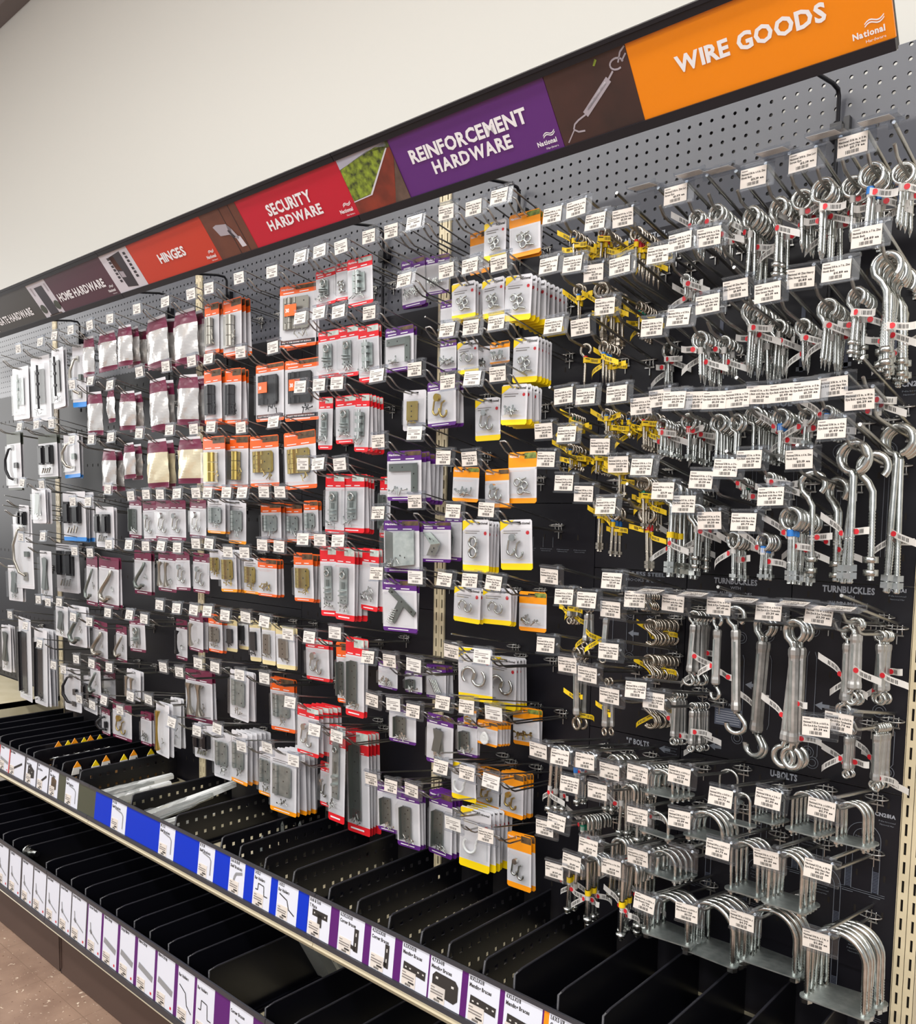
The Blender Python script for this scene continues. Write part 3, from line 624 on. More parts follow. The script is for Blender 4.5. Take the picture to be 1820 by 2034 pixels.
# ------------------------------------------------------------------ measured tables
# hook: x, label height z, flags (f label flipped up, e empty holder, n no label)
# card: hook, y, width, height, style, contents, count, sideways offset; wire good: hook, y, kind, length, count, tag; U-bolt: hook, y, width, height, count
HOOKS=[[-2.1819,2.2313,''],[-1.9568,2.2327,''],[-1.8221,2.2391,''],[-1.6839,2.2448,''],[-1.5303,2.2427,''],[-1.369,2.2423,''],
[-1.1777,2.2495,''],[-0.9893,2.2452,''],[-0.8353,2.2463,''],[-0.7317,2.2469,''],[-0.573,2.2515,''],[-0.4096,2.2406,''],
[-0.2782,2.257,''],[-0.1983,2.2579,''],[-0.1149,2.2536,''],[-0.0043,2.2571,''],[0.0758,2.254,''],[0.1565,2.2567,''],
[0.2583,2.2589,''],[0.342,2.2505,''],[0.4174,2.2572,''],[0.5603,2.187,''],[0.6178,2.1889,''],[0.6654,2.1523,''],
[0.7261,2.1481,''],[0.78,2.1683,'f'],[0.8381,2.1658,''],[0.8781,2.1675,'f'],[0.9329,2.1611,'f'],[0.9864,2.1612,''],
[1.0268,2.1673,'f'],[1.0708,2.1663,''],[1.11,2.1716,'f'],[1.1493,2.1724,''],[1.19,2.1721,'f'],[0.8508,2.0786,''],
[0.9076,2.0762,''],[0.8072,2.0629,''],[1.1789,2.0229,''],[0.5539,2.0876,''],[0.6142,2.0789,''],[0.663,2.0545,''],
[0.7227,2.0586,''],[1.0767,1.9754,''],[1.1348,1.9765,''],[0.9607,1.9764,''],[1.02,1.9609,''],[0.9098,1.9578,''],
[0.8555,1.9404,''],[0.7995,1.9295,''],[0.6923,1.9845,''],[0.6336,1.9532,''],[0.5706,1.9626,''],[0.5976,1.8184,''],
[0.6536,1.8123,''],[0.7256,1.8117,''],[0.7796,1.7847,''],[0.8195,1.7969,''],[0.8526,1.7887,''],[0.8932,1.7856,''],
[0.9324,1.7826,''],[0.974,1.7834,''],[1.014,1.7859,''],[1.0544,1.7865,''],[1.096,1.7864,''],[1.1379,1.791,''],
[1.1802,1.7661,''],[1.1399,1.721,''],[0.6102,1.7381,''],[0.5477,1.7491,''],[0.6905,1.7095,''],[0.733,1.6733,''],
[0.5587,1.688,''],[0.7885,1.666,''],[0.6061,1.6381,''],[0.6549,1.6154,''],[0.7094,1.5911,''],[0.9598,1.6599,''],
[1.0008,1.6747,''],[1.0878,1.6729,''],[0.9129,1.639,''],[0.8349,1.6202,''],[0.879,1.5956,''],[1.0427,1.61,''],
[0.9292,1.5667,''],[0.9964,1.5641,''],[0.573,1.441,''],[0.7288,1.4422,''],[0.6142,1.4018,''],[0.6708,1.3991,''],
[0.7818,1.4098,''],[0.8249,1.4103,'f'],[0.864,1.4076,''],[0.9142,1.4109,'f'],[0.9555,1.4104,''],[1.0087,1.4073,'f'],
[1.049,1.4088,''],[1.098,1.4086,'f'],[1.1362,1.409,''],[1.1731,1.4065,'f'],[0.7257,1.3841,''],[0.5697,1.2953,''],
[0.7252,1.3001,''],[0.6246,1.2587,''],[0.6762,1.2441,''],[0.7909,1.2313,''],[0.7297,1.2082,''],[0.8302,1.2148,''],
[1.1386,1.2195,''],[1.1761,1.2318,''],[0.5555,1.0606,''],[0.6151,1.0593,''],[0.6763,1.0638,''],[0.7353,1.053,''],
[0.8007,1.0627,''],[0.8911,1.0792,''],[0.9759,1.057,''],[1.064,1.0744,''],[1.156,1.0784,''],[0.6412,1.0062,''],
[0.7082,1.0069,''],[0.6112,0.9157,''],[0.5781,0.8955,''],[0.6918,0.8842,''],[0.8028,0.9782,''],[0.8935,0.9966,''],
[0.8061,0.8937,''],[0.8977,0.9199,'e'],[0.9743,0.9582,''],[1.063,0.9653,''],[1.1552,0.9713,''],[0.6061,0.8087,''],
[0.6519,0.8387,''],[0.7466,0.8567,''],[0.8275,0.8063,''],[0.916,0.8185,''],[1.0247,0.8378,''],[1.1566,0.8467,''],
[0.2624,1.7008,''],[0.3399,1.6973,''],[0.1675,1.5999,''],[0.0408,1.571,''],[0.2969,1.5764,''],[0.3972,1.5806,''],
[0.037,1.4175,''],[0.1719,1.4156,''],[0.274,1.4155,''],[0.3518,1.4192,''],[0.4243,1.417,''],[0.008,1.1996,''],
[0.0844,1.1988,''],[0.1707,1.1984,''],[0.2964,1.247,''],[0.3916,1.2479,''],[0.0229,1.0873,''],[0.0987,1.0903,''],
[0.1732,1.085,''],[0.2732,1.122,''],[0.348,1.1248,''],[0.4253,1.1219,''],[0.0195,0.8795,''],[0.0973,0.8784,''],
[0.17,0.8834,''],[0.2713,0.9648,''],[0.3533,0.9678,''],[0.4261,0.9631,''],[0.3072,0.834,''],[0.4134,0.8357,''],
[-0.2688,1.701,''],[-0.1989,1.6998,''],[-0.1158,1.6975,''],[0.0357,1.7502,''],[0.1655,1.7623,''],[-0.817,1.6256,''],
[-0.7423,1.6252,''],[-0.6382,1.6246,''],[-0.5534,1.6242,''],[-0.4506,1.6259,''],[-0.3744,1.6254,''],[-0.9257,1.6238,''],
[-0.8192,1.4639,''],[-0.737,1.4651,''],[-0.9288,1.447,''],[-0.6369,1.4442,''],[-0.5492,1.4459,''],[-0.4583,1.4717,''],
[-0.3755,1.4703,''],[-0.2654,1.4951,''],[-0.1942,1.4951,''],[-0.116,1.4957,''],[-0.8283,1.2486,''],[-0.7466,1.2532,''],
[-0.6495,1.2476,''],[-0.5437,1.251,''],[-0.4439,1.2471,''],[-0.9339,1.2462,''],[-0.3353,1.2226,''],[-0.2353,1.2246,''],
[-0.1287,1.2483,''],[-0.8091,1.0779,''],[-0.7099,1.0773,''],[-0.9266,1.0341,''],[-0.575,1.0722,''],[-0.4487,1.0798,''],
[-0.322,1.0285,''],[-0.2108,0.9683,''],[-0.1176,0.9663,''],[-0.8166,0.8551,''],[-0.6976,0.8825,''],[-0.5683,0.8518,''],
[-0.4366,0.8729,''],[-0.3074,0.8623,''],[-1.6829,2.0399,''],[-1.5224,2.0383,''],[-1.3729,2.0111,''],[-1.1694,2.039,''],
[-0.9935,2.0388,''],[-0.8349,2.0398,''],[-0.7333,2.0351,''],[-0.5666,2.0369,''],[-0.4062,2.0321,''],[-0.2787,2.0952,''],
[-0.1983,2.0972,''],[-0.1193,2.0898,''],[-0.0004,2.0704,''],[0.1259,2.1293,''],[0.2611,2.1287,''],[0.3346,2.1265,''],
[0.4161,2.1184,''],[-2.1788,1.908,''],[-2.0129,1.9083,''],[-1.8728,1.905,''],[-1.6875,1.8313,''],[-1.5284,1.826,''],
[-1.3751,1.8268,''],[-1.1679,1.8295,''],[-0.969,1.8306,''],[-0.8259,1.8264,''],[-0.7216,1.8266,''],[-0.5653,1.8174,''],
[-0.3992,1.823,''],[-0.2785,1.9104,''],[-0.1971,1.9087,''],[-0.1238,1.9067,''],[0.0305,1.9122,''],[0.1627,1.9151,''],
[0.2704,1.9921,''],[0.341,1.9897,''],[0.416,1.9901,''],[0.2714,1.8756,''],[0.3482,1.8753,''],[0.4197,1.8796,''],
[-2.1665,1.6723,''],[-1.9813,1.6648,''],[-1.4043,1.6398,''],[-1.2408,1.6175,''],[-1.1324,1.6214,''],[-1.0378,1.621,''],
[-1.6976,1.5961,''],[-1.563,1.5959,''],[-2.2011,1.443,''],[-1.9718,1.4538,''],[-1.4043,1.4405,''],[-1.2507,1.4449,''],
[-1.1378,1.4445,''],[-1.0273,1.4476,''],[-1.6897,1.4044,''],[-1.5608,1.4046,''],[-2.0351,1.1888,''],[-1.9395,1.1851,''],
[-1.8327,1.1936,''],[-1.4194,1.188,''],[-1.0457,1.2471,''],[-1.2526,1.1953,''],[-1.1527,1.1898,''],[-2.3421,1.0971,''],
[-1.7082,1.1441,''],[-1.5709,1.1403,''],[-2.1671,1.0656,''],[-2.0249,1.004,''],[-1.8993,0.9299,''],[-1.8095,0.9252,''],
[-1.6931,0.9812,''],[-1.5578,0.9801,''],[-1.4183,0.9848,''],[-1.0319,1.0355,''],[-1.6754,0.8252,''],[-1.5605,0.8184,''],
[-1.4585,0.8535,''],[-1.2572,0.8999,''],[-1.1327,0.9072,''],[-1.3416,0.8364,''],[-0.9695,0.8549,''],[0.1717,2.015,'n'],
[0.2944,1.9866,'n'],[0.4076,1.7358,'n'],[0.2724,1.2681,'n'],[0.0604,1.1815,'n'],[0.2492,1.0874,'n'],[0.3204,1.0941,'n'],
[0.2443,0.9764,'n'],[0.2832,0.8684,'n'],[0.1392,1.5724,'n'],[-0.2357,0.9862,'n'],[-2.1771,1.4051,'n'],[-2.4186,1.5586,'n'],
[-2.5149,1.3247,'n'],[-2.3946,1.6015,'n'],[-0.7706,1.2386,'n'],[-2.6364,1.0355,'n'],[-1.7754,0.9067,'n'],[-2.3994,2.2088,'n'],
[-2.4947,1.9297,'n'],[0.6894,2.18,'n'],[0.54,1.8187,'n'],[0.6841,1.8113,'n'],[0.7334,1.6147,'n'],[0.9367,1.9951,'n'],
[0.8858,1.9385,'n'],[0.95,1.8009,'n'],[1.1639,1.706,'n'],[1.0638,1.6761,'n'],[0.9369,1.6712,'n'],[1.1619,1.813,'n'],
[0.9315,1.4244,'n'],[1.1491,1.4248,'n'],[0.7706,0.8868,'n']]
CARDS=[[3,-0.195,0.1265,0.1517,'M','.',1,-0.0034],[4,-0.197,0.1546,0.1434,'M','.',1,-0.0042],[5,-0.21,0.115,0.1414,'M','.',3,-0.0027],[6,-0.192,0.1634,0.1722,'M','.',2,-0.0034],[7,-0.195,0.1313,0.1746,'M','.',2,-0.0024],[8,-0.192,0.0812,0.1557,'O','pn',2,-0.0012],
[9,-0.185,0.1075,0.1736,'O','pn',3,-0.0012],[212,-0.175,0.135,0.1676,'M','.',1,-0.0036],[213,-0.19,0.0595,0.1284,'M','.',1,-0.0031],[214,-0.201,0.1343,0.1384,'M','.',2,-0.0027],[215,-0.195,0.1092,0.179,'M','.',2,-0.0025],[216,-0.182,0.1195,0.166,'M','.',2,-0.0021],
[217,-0.191,0.1022,0.1705,'O','pk',3,-0.0014],[218,-0.181,0.086,0.1714,'O','pk',3,-0.0009],[232,-0.119,0.1471,0.166,'M','.',2,-0.0034],[234,-0.197,0.105,0.1292,'M','.',2,-0.0023],[235,-0.201,0.1304,0.1687,'Mg','.',2,-0.0027],[236,-0.192,0.1346,0.1549,'Mg','.',1,-0.0023],
[237,-0.193,0.1375,0.1722,'O','pg',2,-0.0019],[238,-0.174,0.111,0.164,'O','pg',2,-0.0012],[239,-0.185,0.1696,0.1528,'O','Hg',1,-0.002],[240,-0.18,0.1907,0.1667,'O','Hg',1,-0.0022],[219,-0.163,0.1657,0.1713,'Oc','Hk',1,-0.0018],[220,-0.167,0.1643,0.1757,'Oc','Hk',1,-0.0015],
[11,-0.178,0.1799,0.1756,'Oc','Hn',2,-0.0019],[12,-0.186,0.0825,0.0964,'R','p',1,-0.0002],[13,-0.192,0.0539,0.0981,'R','e',1,0.0002],[14,-0.206,0.089,0.1237,'R','l',1,-0.0],[221,-0.173,0.0873,0.1297,'R','p',1,-0.0001],[222,-0.171,0.0793,0.1351,'R','p',1,0.0002],
[223,-0.17,0.0738,0.148,'R','l',2,0.0004],[224,-0.17,0.1042,0.1123,'P','L',2,-0.0],[15,-0.12,0.0817,0.122,'P','s',2,0.0005],[16,-0.112,0.0815,0.0968,'P','s',1,0.0003],[225,-0.128,0.0431,0.0932,'P','.',1,0.0011],[293,-0.17,0.052,0.0752,'P','s',1,0.0005],
[241,-0.182,0.0571,0.1449,'R','p',1,0.0002],[242,-0.18,0.0798,0.1295,'R','p',2,0.0002],[243,-0.184,0.0503,0.1533,'R','l',5,0.0006],[244,-0.142,0.0773,0.1032,'C','hg',1,0.0004],[245,-0.183,0.0965,0.11,'P','kg',3,0.0006],[18,-0.16,0.063,0.0967,'A','s',1,0.0008],
[19,-0.204,0.0608,0.0846,'Y','e',1,0.0004],[20,-0.194,0.0818,0.0948,'A','e',2,0.0007],[226,-0.21,0.0695,0.0843,'Y','e',3,-0.0075],[227,-0.198,0.0659,0.0869,'Y','e',2,0.0004],[228,-0.207,0.0708,0.0985,'Y','e',9,0.0005],[246,-0.21,0.0597,0.0753,'Y','S',1,0.0003],
[294,-0.17,0.0407,0.0574,'C','s',1,-0.0126],[247,-0.178,0.0677,0.0505,'A','s',1,0.0006],[248,-0.176,0.0686,0.0996,'Y','e',5,0.0005],[249,-0.135,0.0746,0.1023,'Y','k',1,0.0008],[251,-0.21,0.0719,0.0893,'Y','s',5,-0.0109],[138,-0.198,0.0767,0.0823,'A','s',1,0.0002],
[139,-0.177,0.0746,0.089,'A','k',2,0.0002],[295,-0.17,0.08,0.1169,'A','e',1,0.001],[142,-0.2,0.0848,0.1237,'Y','8',4,0.0004],[143,-0.175,0.0869,0.1161,'Y','k',1,0.0006],[146,-0.199,0.0851,0.0861,'Y','S',2,0.0003],[147,-0.183,0.0825,0.0868,'Yt','S',3,0.0005],
[148,-0.14,0.076,0.0932,'A','s',1,0.0007],[296,-0.17,0.1018,0.1312,'Y','S',1,0.0043],[152,-0.085,0.0853,0.1306,'Y','S',4,0.0006],[149,-0.206,0.0744,0.0706,'P','s',1,0.0001],[297,-0.17,0.066,0.0568,'P','b',1,0.0167],[150,-0.103,0.0677,0.0889,'P','r',3,0.0002],
[154,-0.166,0.0932,0.1045,'P','b',1,0.0005],[156,-0.18,0.092,0.1277,'P','x',1,0.0002],[298,-0.17,0.0673,0.0918,'P','b',2,0.0122],[157,-0.181,0.0374,0.0436,'A','kg',1,0.0006],[299,-0.17,0.0742,0.0592,'A','c',5,0.0002],[158,-0.055,0.08,0.0953,'A','sg',2,0.0007],
[160,-0.21,0.0769,0.1319,'P','b',1,-0.003],[161,-0.21,0.081,0.1531,'P','b',3,-0.007],[162,-0.17,0.0824,0.167,'P','b',4,0.0009],[300,-0.17,0.0833,0.0956,'Y','U',1,0.0004],[163,-0.103,0.0742,0.1087,'A','kg',1,0.0008],[164,-0.111,0.0704,0.112,'A','kg',4,0.001],
[301,-0.17,0.0918,0.1539,'Y','U',6,0.0232],[167,-0.155,0.0707,0.1347,'A','k',2,0.0003],[171,-0.183,0.1217,0.1273,'P','L',6,0.0],[141,-0.195,0.1312,0.1345,'Pc','X',2,-0.0005],[302,-0.17,0.094,0.1024,'P','V',1,0.0003],[140,-0.136,0.0582,0.1229,'P','V',1,0.0009],
[144,-0.196,0.136,0.1348,'P','T',2,-0.0004],[168,-0.156,0.0814,0.1719,'R','p',1,0.0001],[169,-0.149,0.0847,0.162,'R','p',4,0.0003],[170,-0.106,0.0404,0.1674,'R','b',1,0.0009],[187,-0.181,0.0708,0.1987,'R','p',1,0.0004],[188,-0.181,0.0809,0.2047,'R','p',4,0.0005],
[189,-0.157,0.0671,0.171,'R','s',2,0.0006],[196,-0.165,0.1158,0.1218,'R','k',2,-0.0006],[198,-0.201,0.0744,0.218,'R','b',2,0.0005],[197,-0.156,0.0483,0.1743,'O','b',1,0.0006],[204,-0.207,0.095,0.1449,'R','k',6,-0.0005],[303,-0.17,0.0687,0.2871,'Rc','p',1,0.0009],
[205,-0.118,0.0962,0.3021,'Rc','b',4,0.001],[211,-0.154,0.0461,0.1344,'R','k',1,0.0],[173,-0.191,0.1171,0.1104,'Og','Hz',2,-0.0013],[174,-0.162,0.1013,0.1384,'Og','Hz',1,-0.001],[175,-0.109,0.1066,0.1257,'O','Hz',3,-0.0007],[176,-0.085,0.0867,0.1192,'O','Hz',1,-0.0004],
[178,-0.159,0.0607,0.1113,'O','Hz',2,-0.0],[180,-0.193,0.0648,0.0985,'C','Hg',1,-0.001],[181,-0.201,0.085,0.1348,'Og','Hg',4,-0.0009],[183,-0.183,0.0861,0.1118,'Og','Hg',1,-0.0007],[184,-0.186,0.0927,0.1154,'O','sg',3,-0.0006],[186,-0.185,0.0916,0.1411,'O','Hg',3,-0.0004],
[254,-0.161,0.1062,0.1549,'M','b',1,-0.0024],[255,-0.194,0.1067,0.1431,'M','k',1,-0.0019],[256,-0.198,0.1085,0.1378,'Mr','k',1,-0.0017],[257,-0.201,0.091,0.1365,'M','k',1,-0.0014],[179,-0.192,0.1079,0.1283,'M','k',1,-0.0014],[304,-0.17,0.1655,0.2176,'C','x',1,-0.0128],
[260,-0.067,0.2849,0.2158,'C','kk',2,-0.0087],[266,-0.195,0.1121,0.197,'M','js',1,-0.0034],[267,-0.189,0.1719,0.1962,'M','j',2,-0.0043],[262,-0.134,0.1366,0.1653,'M','js',2,-0.0028],[264,-0.184,0.1092,0.1419,'M','v',1,-0.0022],[265,-0.191,0.0877,0.1329,'M','k',1,-0.0016],
[182,-0.179,0.0929,0.1337,'M','k',1,-0.0013],[305,-0.17,0.2977,0.3329,'W','u',1,-0.013],[252,-0.198,0.1595,0.1504,'W','x',3,-0.0065],[253,-0.13,0.3172,0.2063,'B','kk',4,-0.0081],[259,-0.202,0.1795,0.1548,'C','kk',2,-0.0026],[306,-0.17,0.2557,0.1634,'C','x',2,-0.0072],
[307,-0.17,0.145,0.1355,'C','kk',1,-0.023],[269,-0.208,0.1293,0.1285,'W','x',1,-0.004],[270,-0.192,0.2018,0.166,'W','js',2,-0.0064],[276,-0.158,0.1995,0.157,'M','j',1,-0.004],[277,-0.139,0.1104,0.1435,'M','j',1,-0.0019],[271,-0.153,0.1349,0.1328,'M','p',1,-0.0028],
[273,-0.065,0.0993,0.1515,'M','vk',1,-0.0014],[195,-0.197,0.0908,0.1314,'M','v',2,-0.0015],[190,-0.191,0.0863,0.1234,'O','Hn',2,-0.0011],[308,-0.17,0.0576,0.104,'T','hk',1,0.0037],[191,-0.139,0.0512,0.1092,'T','hk',1,-0.0004],[192,-0.162,0.0544,0.1303,'T','hk',1,-0.0004],
[193,-0.186,0.062,0.1307,'T','hn',2,-0.0003],[194,-0.199,0.0834,0.1268,'T','hn',2,-0.0004],[275,-0.2,0.184,0.3726,'W','bk',1,-0.0136],[278,-0.202,0.1413,0.3359,'W','bk',4,-0.0089],[309,-0.17,0.1523,0.2203,'C','x',3,-0.0074],[280,-0.188,0.1702,0.1813,'C','uk',1,-0.0059],
[310,-0.17,0.1615,0.144,'C','kk',2,-0.0037],[282,-0.188,0.1175,0.1407,'M','js',1,-0.003],[281,-0.074,0.1292,0.1176,'M','s',1,-0.0022],[284,-0.169,0.1706,0.1122,'C','v',2,-0.0024],[285,-0.129,0.1633,0.1815,'M','v',2,-0.0025],[200,-0.178,0.1072,0.1594,'C','Hz',3,-0.0011],
[202,-0.112,0.1129,0.1715,'O','Hz',2,-0.0008],[287,-0.21,0.0876,0.1037,'M','uk',1,-0.0087],[288,-0.196,0.1791,0.1409,'M','kg',1,-0.0035],[291,-0.163,0.0866,0.125,'M','s',2,-0.0013],[290,-0.21,0.0936,0.1907,'W','vg',2,-0.0039],[289,-0.088,0.0863,0.1884,'W','v',2,-0.0025],
[292,-0.147,0.1534,0.1211,'C','kk',4,-0.002],[207,-0.173,0.0926,0.1539,'C','Hz',2,-0.0011],[208,-0.187,0.0904,0.1707,'Og','Hz',6,-0.0011],[209,-0.176,0.0714,0.1512,'Og','Hz',1,-0.0004],[210,-0.209,0.114,0.191,'Og','Hz',6,-0.0008],[311,-0.17,0.2306,0.2277,'W','l',4,-0.0085],
[0,-0.174,0.2038,0.272,'W','lk',1,-0.0097],[1,-0.197,0.1504,0.2368,'W','lk',2,-0.0063],[2,-0.17,0.1288,0.244,'B','u',2,-0.0059],[312,-0.17,0.2856,0.26,'G','uk',2,-0.011],[229,-0.151,0.2644,0.1889,'G','kk',2,-0.0076],[230,-0.123,0.1903,0.1843,'B','u',2,-0.0055]]
WIRES=[[21,-0.208,'scr_s',0.052,8,'y'],[22,-0.188,'scr_s',0.063,6,'y'],[313,-0.17,'scr_s',0.09,9,'y'],[39,-0.175,'hkb_s',0.076,2,'y'],[40,-0.18,'eye_s',0.113,7,'y'],[41,-0.108,'hkb_s',0.07,6,'y'],
[52,-0.165,'hks_s',0.091,1,'y'],[51,-0.194,'hks_s',0.08,5,'y'],[314,-0.17,'eye_s',0.033,6,'y'],[54,-0.208,'eye_s',0.049,6,'y'],[315,-0.17,'eye_s',0.054,3,'y'],[55,-0.183,'eye_s',0.078,7,'y'],
[69,-0.182,'eye_s',0.047,6,'y'],[68,-0.171,'eye_s',0.048,6,'y'],[70,-0.21,'eye_s',0.072,3,'y'],[71,-0.189,'eye_s',0.1,7,'y'],[74,-0.147,'eye_s',0.109,2,'y'],[75,-0.169,'eye_s',0.098,3,'y'],
[316,-0.17,'eye_s',0.126,2,'y'],[26,-0.21,'scr',0.079,4,'w'],[27,-0.21,'scr',0.08,8,'w'],[28,-0.178,'scr',0.125,6,'w'],[29,-0.187,'hkb',0.136,4,'w'],[30,-0.186,'scr',0.097,5,'w'],
[31,-0.21,'scr',0.126,8,'w'],[32,-0.181,'scr',0.095,4,'w'],[33,-0.21,'eye',0.124,4,'b'],[34,-0.186,'scr',0.101,5,'w'],[37,-0.183,'hks',0.042,8,'w'],[38,-0.21,'hkb',0.181,9,'w'],
[44,-0.21,'hkb',0.108,5,'w'],[317,-0.17,'hks',0.129,11,'w'],[46,-0.137,'hks',0.084,5,'w'],[43,-0.176,'hks',0.113,8,'w'],[50,-0.032,'hks',0.095,8,'w'],[48,-0.21,'hks',0.09,9,'w'],
[318,-0.17,'hks',0.066,6,'w'],[45,-0.105,'hks',0.099,5,'w'],[56,-0.202,'eye',0.067,8,'r'],[57,-0.171,'eye',0.086,9,'r'],[59,-0.196,'eye',0.089,6,'.'],[60,-0.204,'eye',0.093,2,'.'],
[319,-0.17,'eye',0.086,11,'.'],[62,-0.205,'eye',0.089,8,'b'],[63,-0.192,'eye',0.061,3,'w'],[64,-0.21,'eye',0.049,7,'b'],[66,-0.096,'eye',0.288,3,'w'],[67,-0.198,'eye',0.234,2,'w'],
[320,-0.17,'hkb',0.21,1,'.'],[321,-0.17,'hkb',0.177,1,'w'],[79,-0.113,'hkb',0.176,2,'w'],[83,-0.21,'eye',0.129,8,'b'],[84,-0.188,'eye',0.088,5,'w'],[85,-0.21,'eye',0.08,4,'b'],
[73,-0.168,'eye',0.186,8,'y'],[81,-0.153,'hkb',0.125,6,'w'],[322,-0.17,'eye',0.036,4,'g'],[78,-0.21,'eye',0.037,7,'w'],[323,-0.17,'scr',0.032,4,'b'],[86,-0.2,'tbs',0.08,4,'y'],
[88,-0.196,'tbs',0.09,2,'y'],[89,-0.21,'tbs',0.106,1,'y'],[100,-0.125,'shk',0.048,12,'y'],[102,-0.125,'shk',0.053,13,'y'],[106,-0.124,'shk',0.058,12,'y'],[101,-0.167,'tbs',0.184,3,'y'],
[104,-0.21,'tbs',0.123,2,'y'],[87,-0.162,'shk',0.026,6,'y'],[91,-0.125,'tbh',0.15,5,'w'],[93,-0.21,'tbh',0.163,1,'w'],[324,-0.17,'tbh',0.248,1,'w'],[94,-0.092,'tbh',0.292,2,'w'],
[96,-0.183,'tbe',0.279,3,'w'],[98,-0.167,'tbe',0.16,2,'w'],[325,-0.17,'tbe',0.148,2,'w'],[99,-0.112,'tbe',0.128,5,'w'],[105,-0.129,'tbe',0.109,4,'w'],[107,-0.129,'tbe',0.097,6,'w'],
[108,-0.145,'tbe',0.09,3,'w'],[109,-0.109,'tbe',0.119,6,'w'],[110,-0.21,'jbt',0.116,3,'w'],[111,-0.21,'jbt',0.086,4,'b'],[112,-0.171,'jbt',0.096,7,'w'],[113,-0.143,'jbt',0.13,6,'w'],
[120,-0.163,'jbt',0.085,8,'w'],[121,-0.175,'jbt',0.063,8,'g'],[123,-0.163,'jbt',0.103,9,'w'],[133,-0.21,'jbt',0.128,7,'y'],[131,-0.21,'jbt',0.088,3,'y'],[132,-0.202,'jbt',0.112,4,'y'],
[326,-0.17,'jbt',0.143,4,'w']]
UBOLTS=[[114,-0.198,0.0616,0.0619,4],[124,-0.21,0.061,0.0529,1],[125,-0.182,0.0786,0.0584,4],[115,-0.079,0.043,0.0775,1],[116,-0.205,0.0349,0.072,1],[116,-0.099,0.04,0.0746,4],
[117,-0.131,0.0497,0.0889,5],[118,-0.163,0.0522,0.0861,3],[126,-0.184,0.0631,0.0629,4],[128,-0.181,0.059,0.1107,4],[129,-0.205,0.067,0.1129,4],[134,-0.201,0.0976,0.0978,4],
[135,-0.19,0.1057,0.1201,5],[136,-0.166,0.1067,0.1239,4],[137,-0.201,0.1075,0.1488,5]]
UL = [(-2.10, -2.015, 'Gate Hinges', '', d_strap, 'leftmost strap hinge'), (-2.005, -1.912, 'T Hinges', '', d_strap, 'strap hinge, first red edged'), (-1.851 - .055, -1.765, 'Door Hinge', '', d_bar, 'dark bar, between two red lines'),
      (-1.748, -1.654, '3in', 'Gate Hinge', d_hinge, 'black plate hinge'), (-1.644, -1.55, '5in', 'Bar Hinge', d_bar, 'dark bar, right of the plate hinge'), (-1.54, -1.465, '3in', 'Gate Hinge', d_brown, 'brown hinge'),
      (-1.404, -1.304, '8X8', 'Shelf Brackets', d_bracket, 'grey bracket on the olive strip'), (-1.059, -.961, '14 X 16', 'Shelf Brackets', d_bracket, 'grey bracket, first on the blue strip'),
      (-.751, -.663, '10 X 12', 'Shelf Brackets', d_bracket, 'grey bracket, second on the blue strip'), (-.53, -.449, '8 X 10', 'Shelf Brackets', d_bracket, 'grey bracket, third on the blue strip'),
      (-.373, -.301, '5x6 & 8x8', 'Shelf Brackets', d_bracket2, 'slanted grey bracket'), (-.259, -.184, '1.4X1.5', 'Bar Holders', d_hat, 'hat-shaped bar holder, upper shelf'), (-.154, -.069, '1.4X1.5', 'Bar Holders', d_step, 'stepped bar holder, upper shelf'),
      (-.025, .059, '6x6 & 5x6', 'T Plate', d_tee, 'black T plate'), (.091, .181, '6.5X1.5X1/8', 'Corner Braces', d_ell, 'tall black corner brace, first'), (.204, .283, '4.5X1.5X1/8', 'Corner Braces', d_ell, 'tall black corner brace, second'),
      (.307, .39, '6.5X3X1/8', 'Mending Braces', d_plate, 'rounded black mending brace'), (.395, .486, '4.7X3-1/8', 'Mending Braces', d_fat, 'wide black mending plate'), (.504, .588, '10X1.5X1/8', 'Mending Braces', d_plate, 'slim black mending brace'),
      (.601, .694, '6X1.5X1/8', 'Mending Braces', d_plate, 'black mending brace left of the orange strip'), (.71, .80, '1.6X5 1/8', 'Corner Braces', d_ell, 'corner brace right of the orange strip')]
for a, b, t1, t2, d, wh in UL: shelf_label(a, b, True, 'white printed shelf label, upper rail, picturing a ' + wh if len(wh.split()) < 7 else 'white shelf label, upper rail, ' + wh, d, t1, t2)
fill(-2.44, -1.463, True, 'strip_dark', 'dark paper strip behind the hinge labels, upper rail')
fill(-1.463, -1.176, True, 'strip_olive', 'olive green paper strip in the upper rail')
fill(-1.176, -.027, True, 'strip_blue', 'bright blue paper strip in the upper rail')
fill(-.026, .698, True, 'strip_purple', 'purple paper strip in the upper rail')
fill(.698, 1.21, True, 'strip_orange', 'orange paper strip in the upper rail')
for x in (-2.011, -1.9095):
    mb = MB(); mb.prism([(x, -.4464, .52), (x + .008, -.4464, .52), (x + .008, -.436, .615), (x, -.436, .615)], (0, .0006, 0), 'strip_red')
    tag(link('colour_strip', mb.mesh('colour_strip')), 'narrow red paper strip beside the strap hinge label, ' + ('left one' if x < -2 else 'right one'), 'shelf strip')
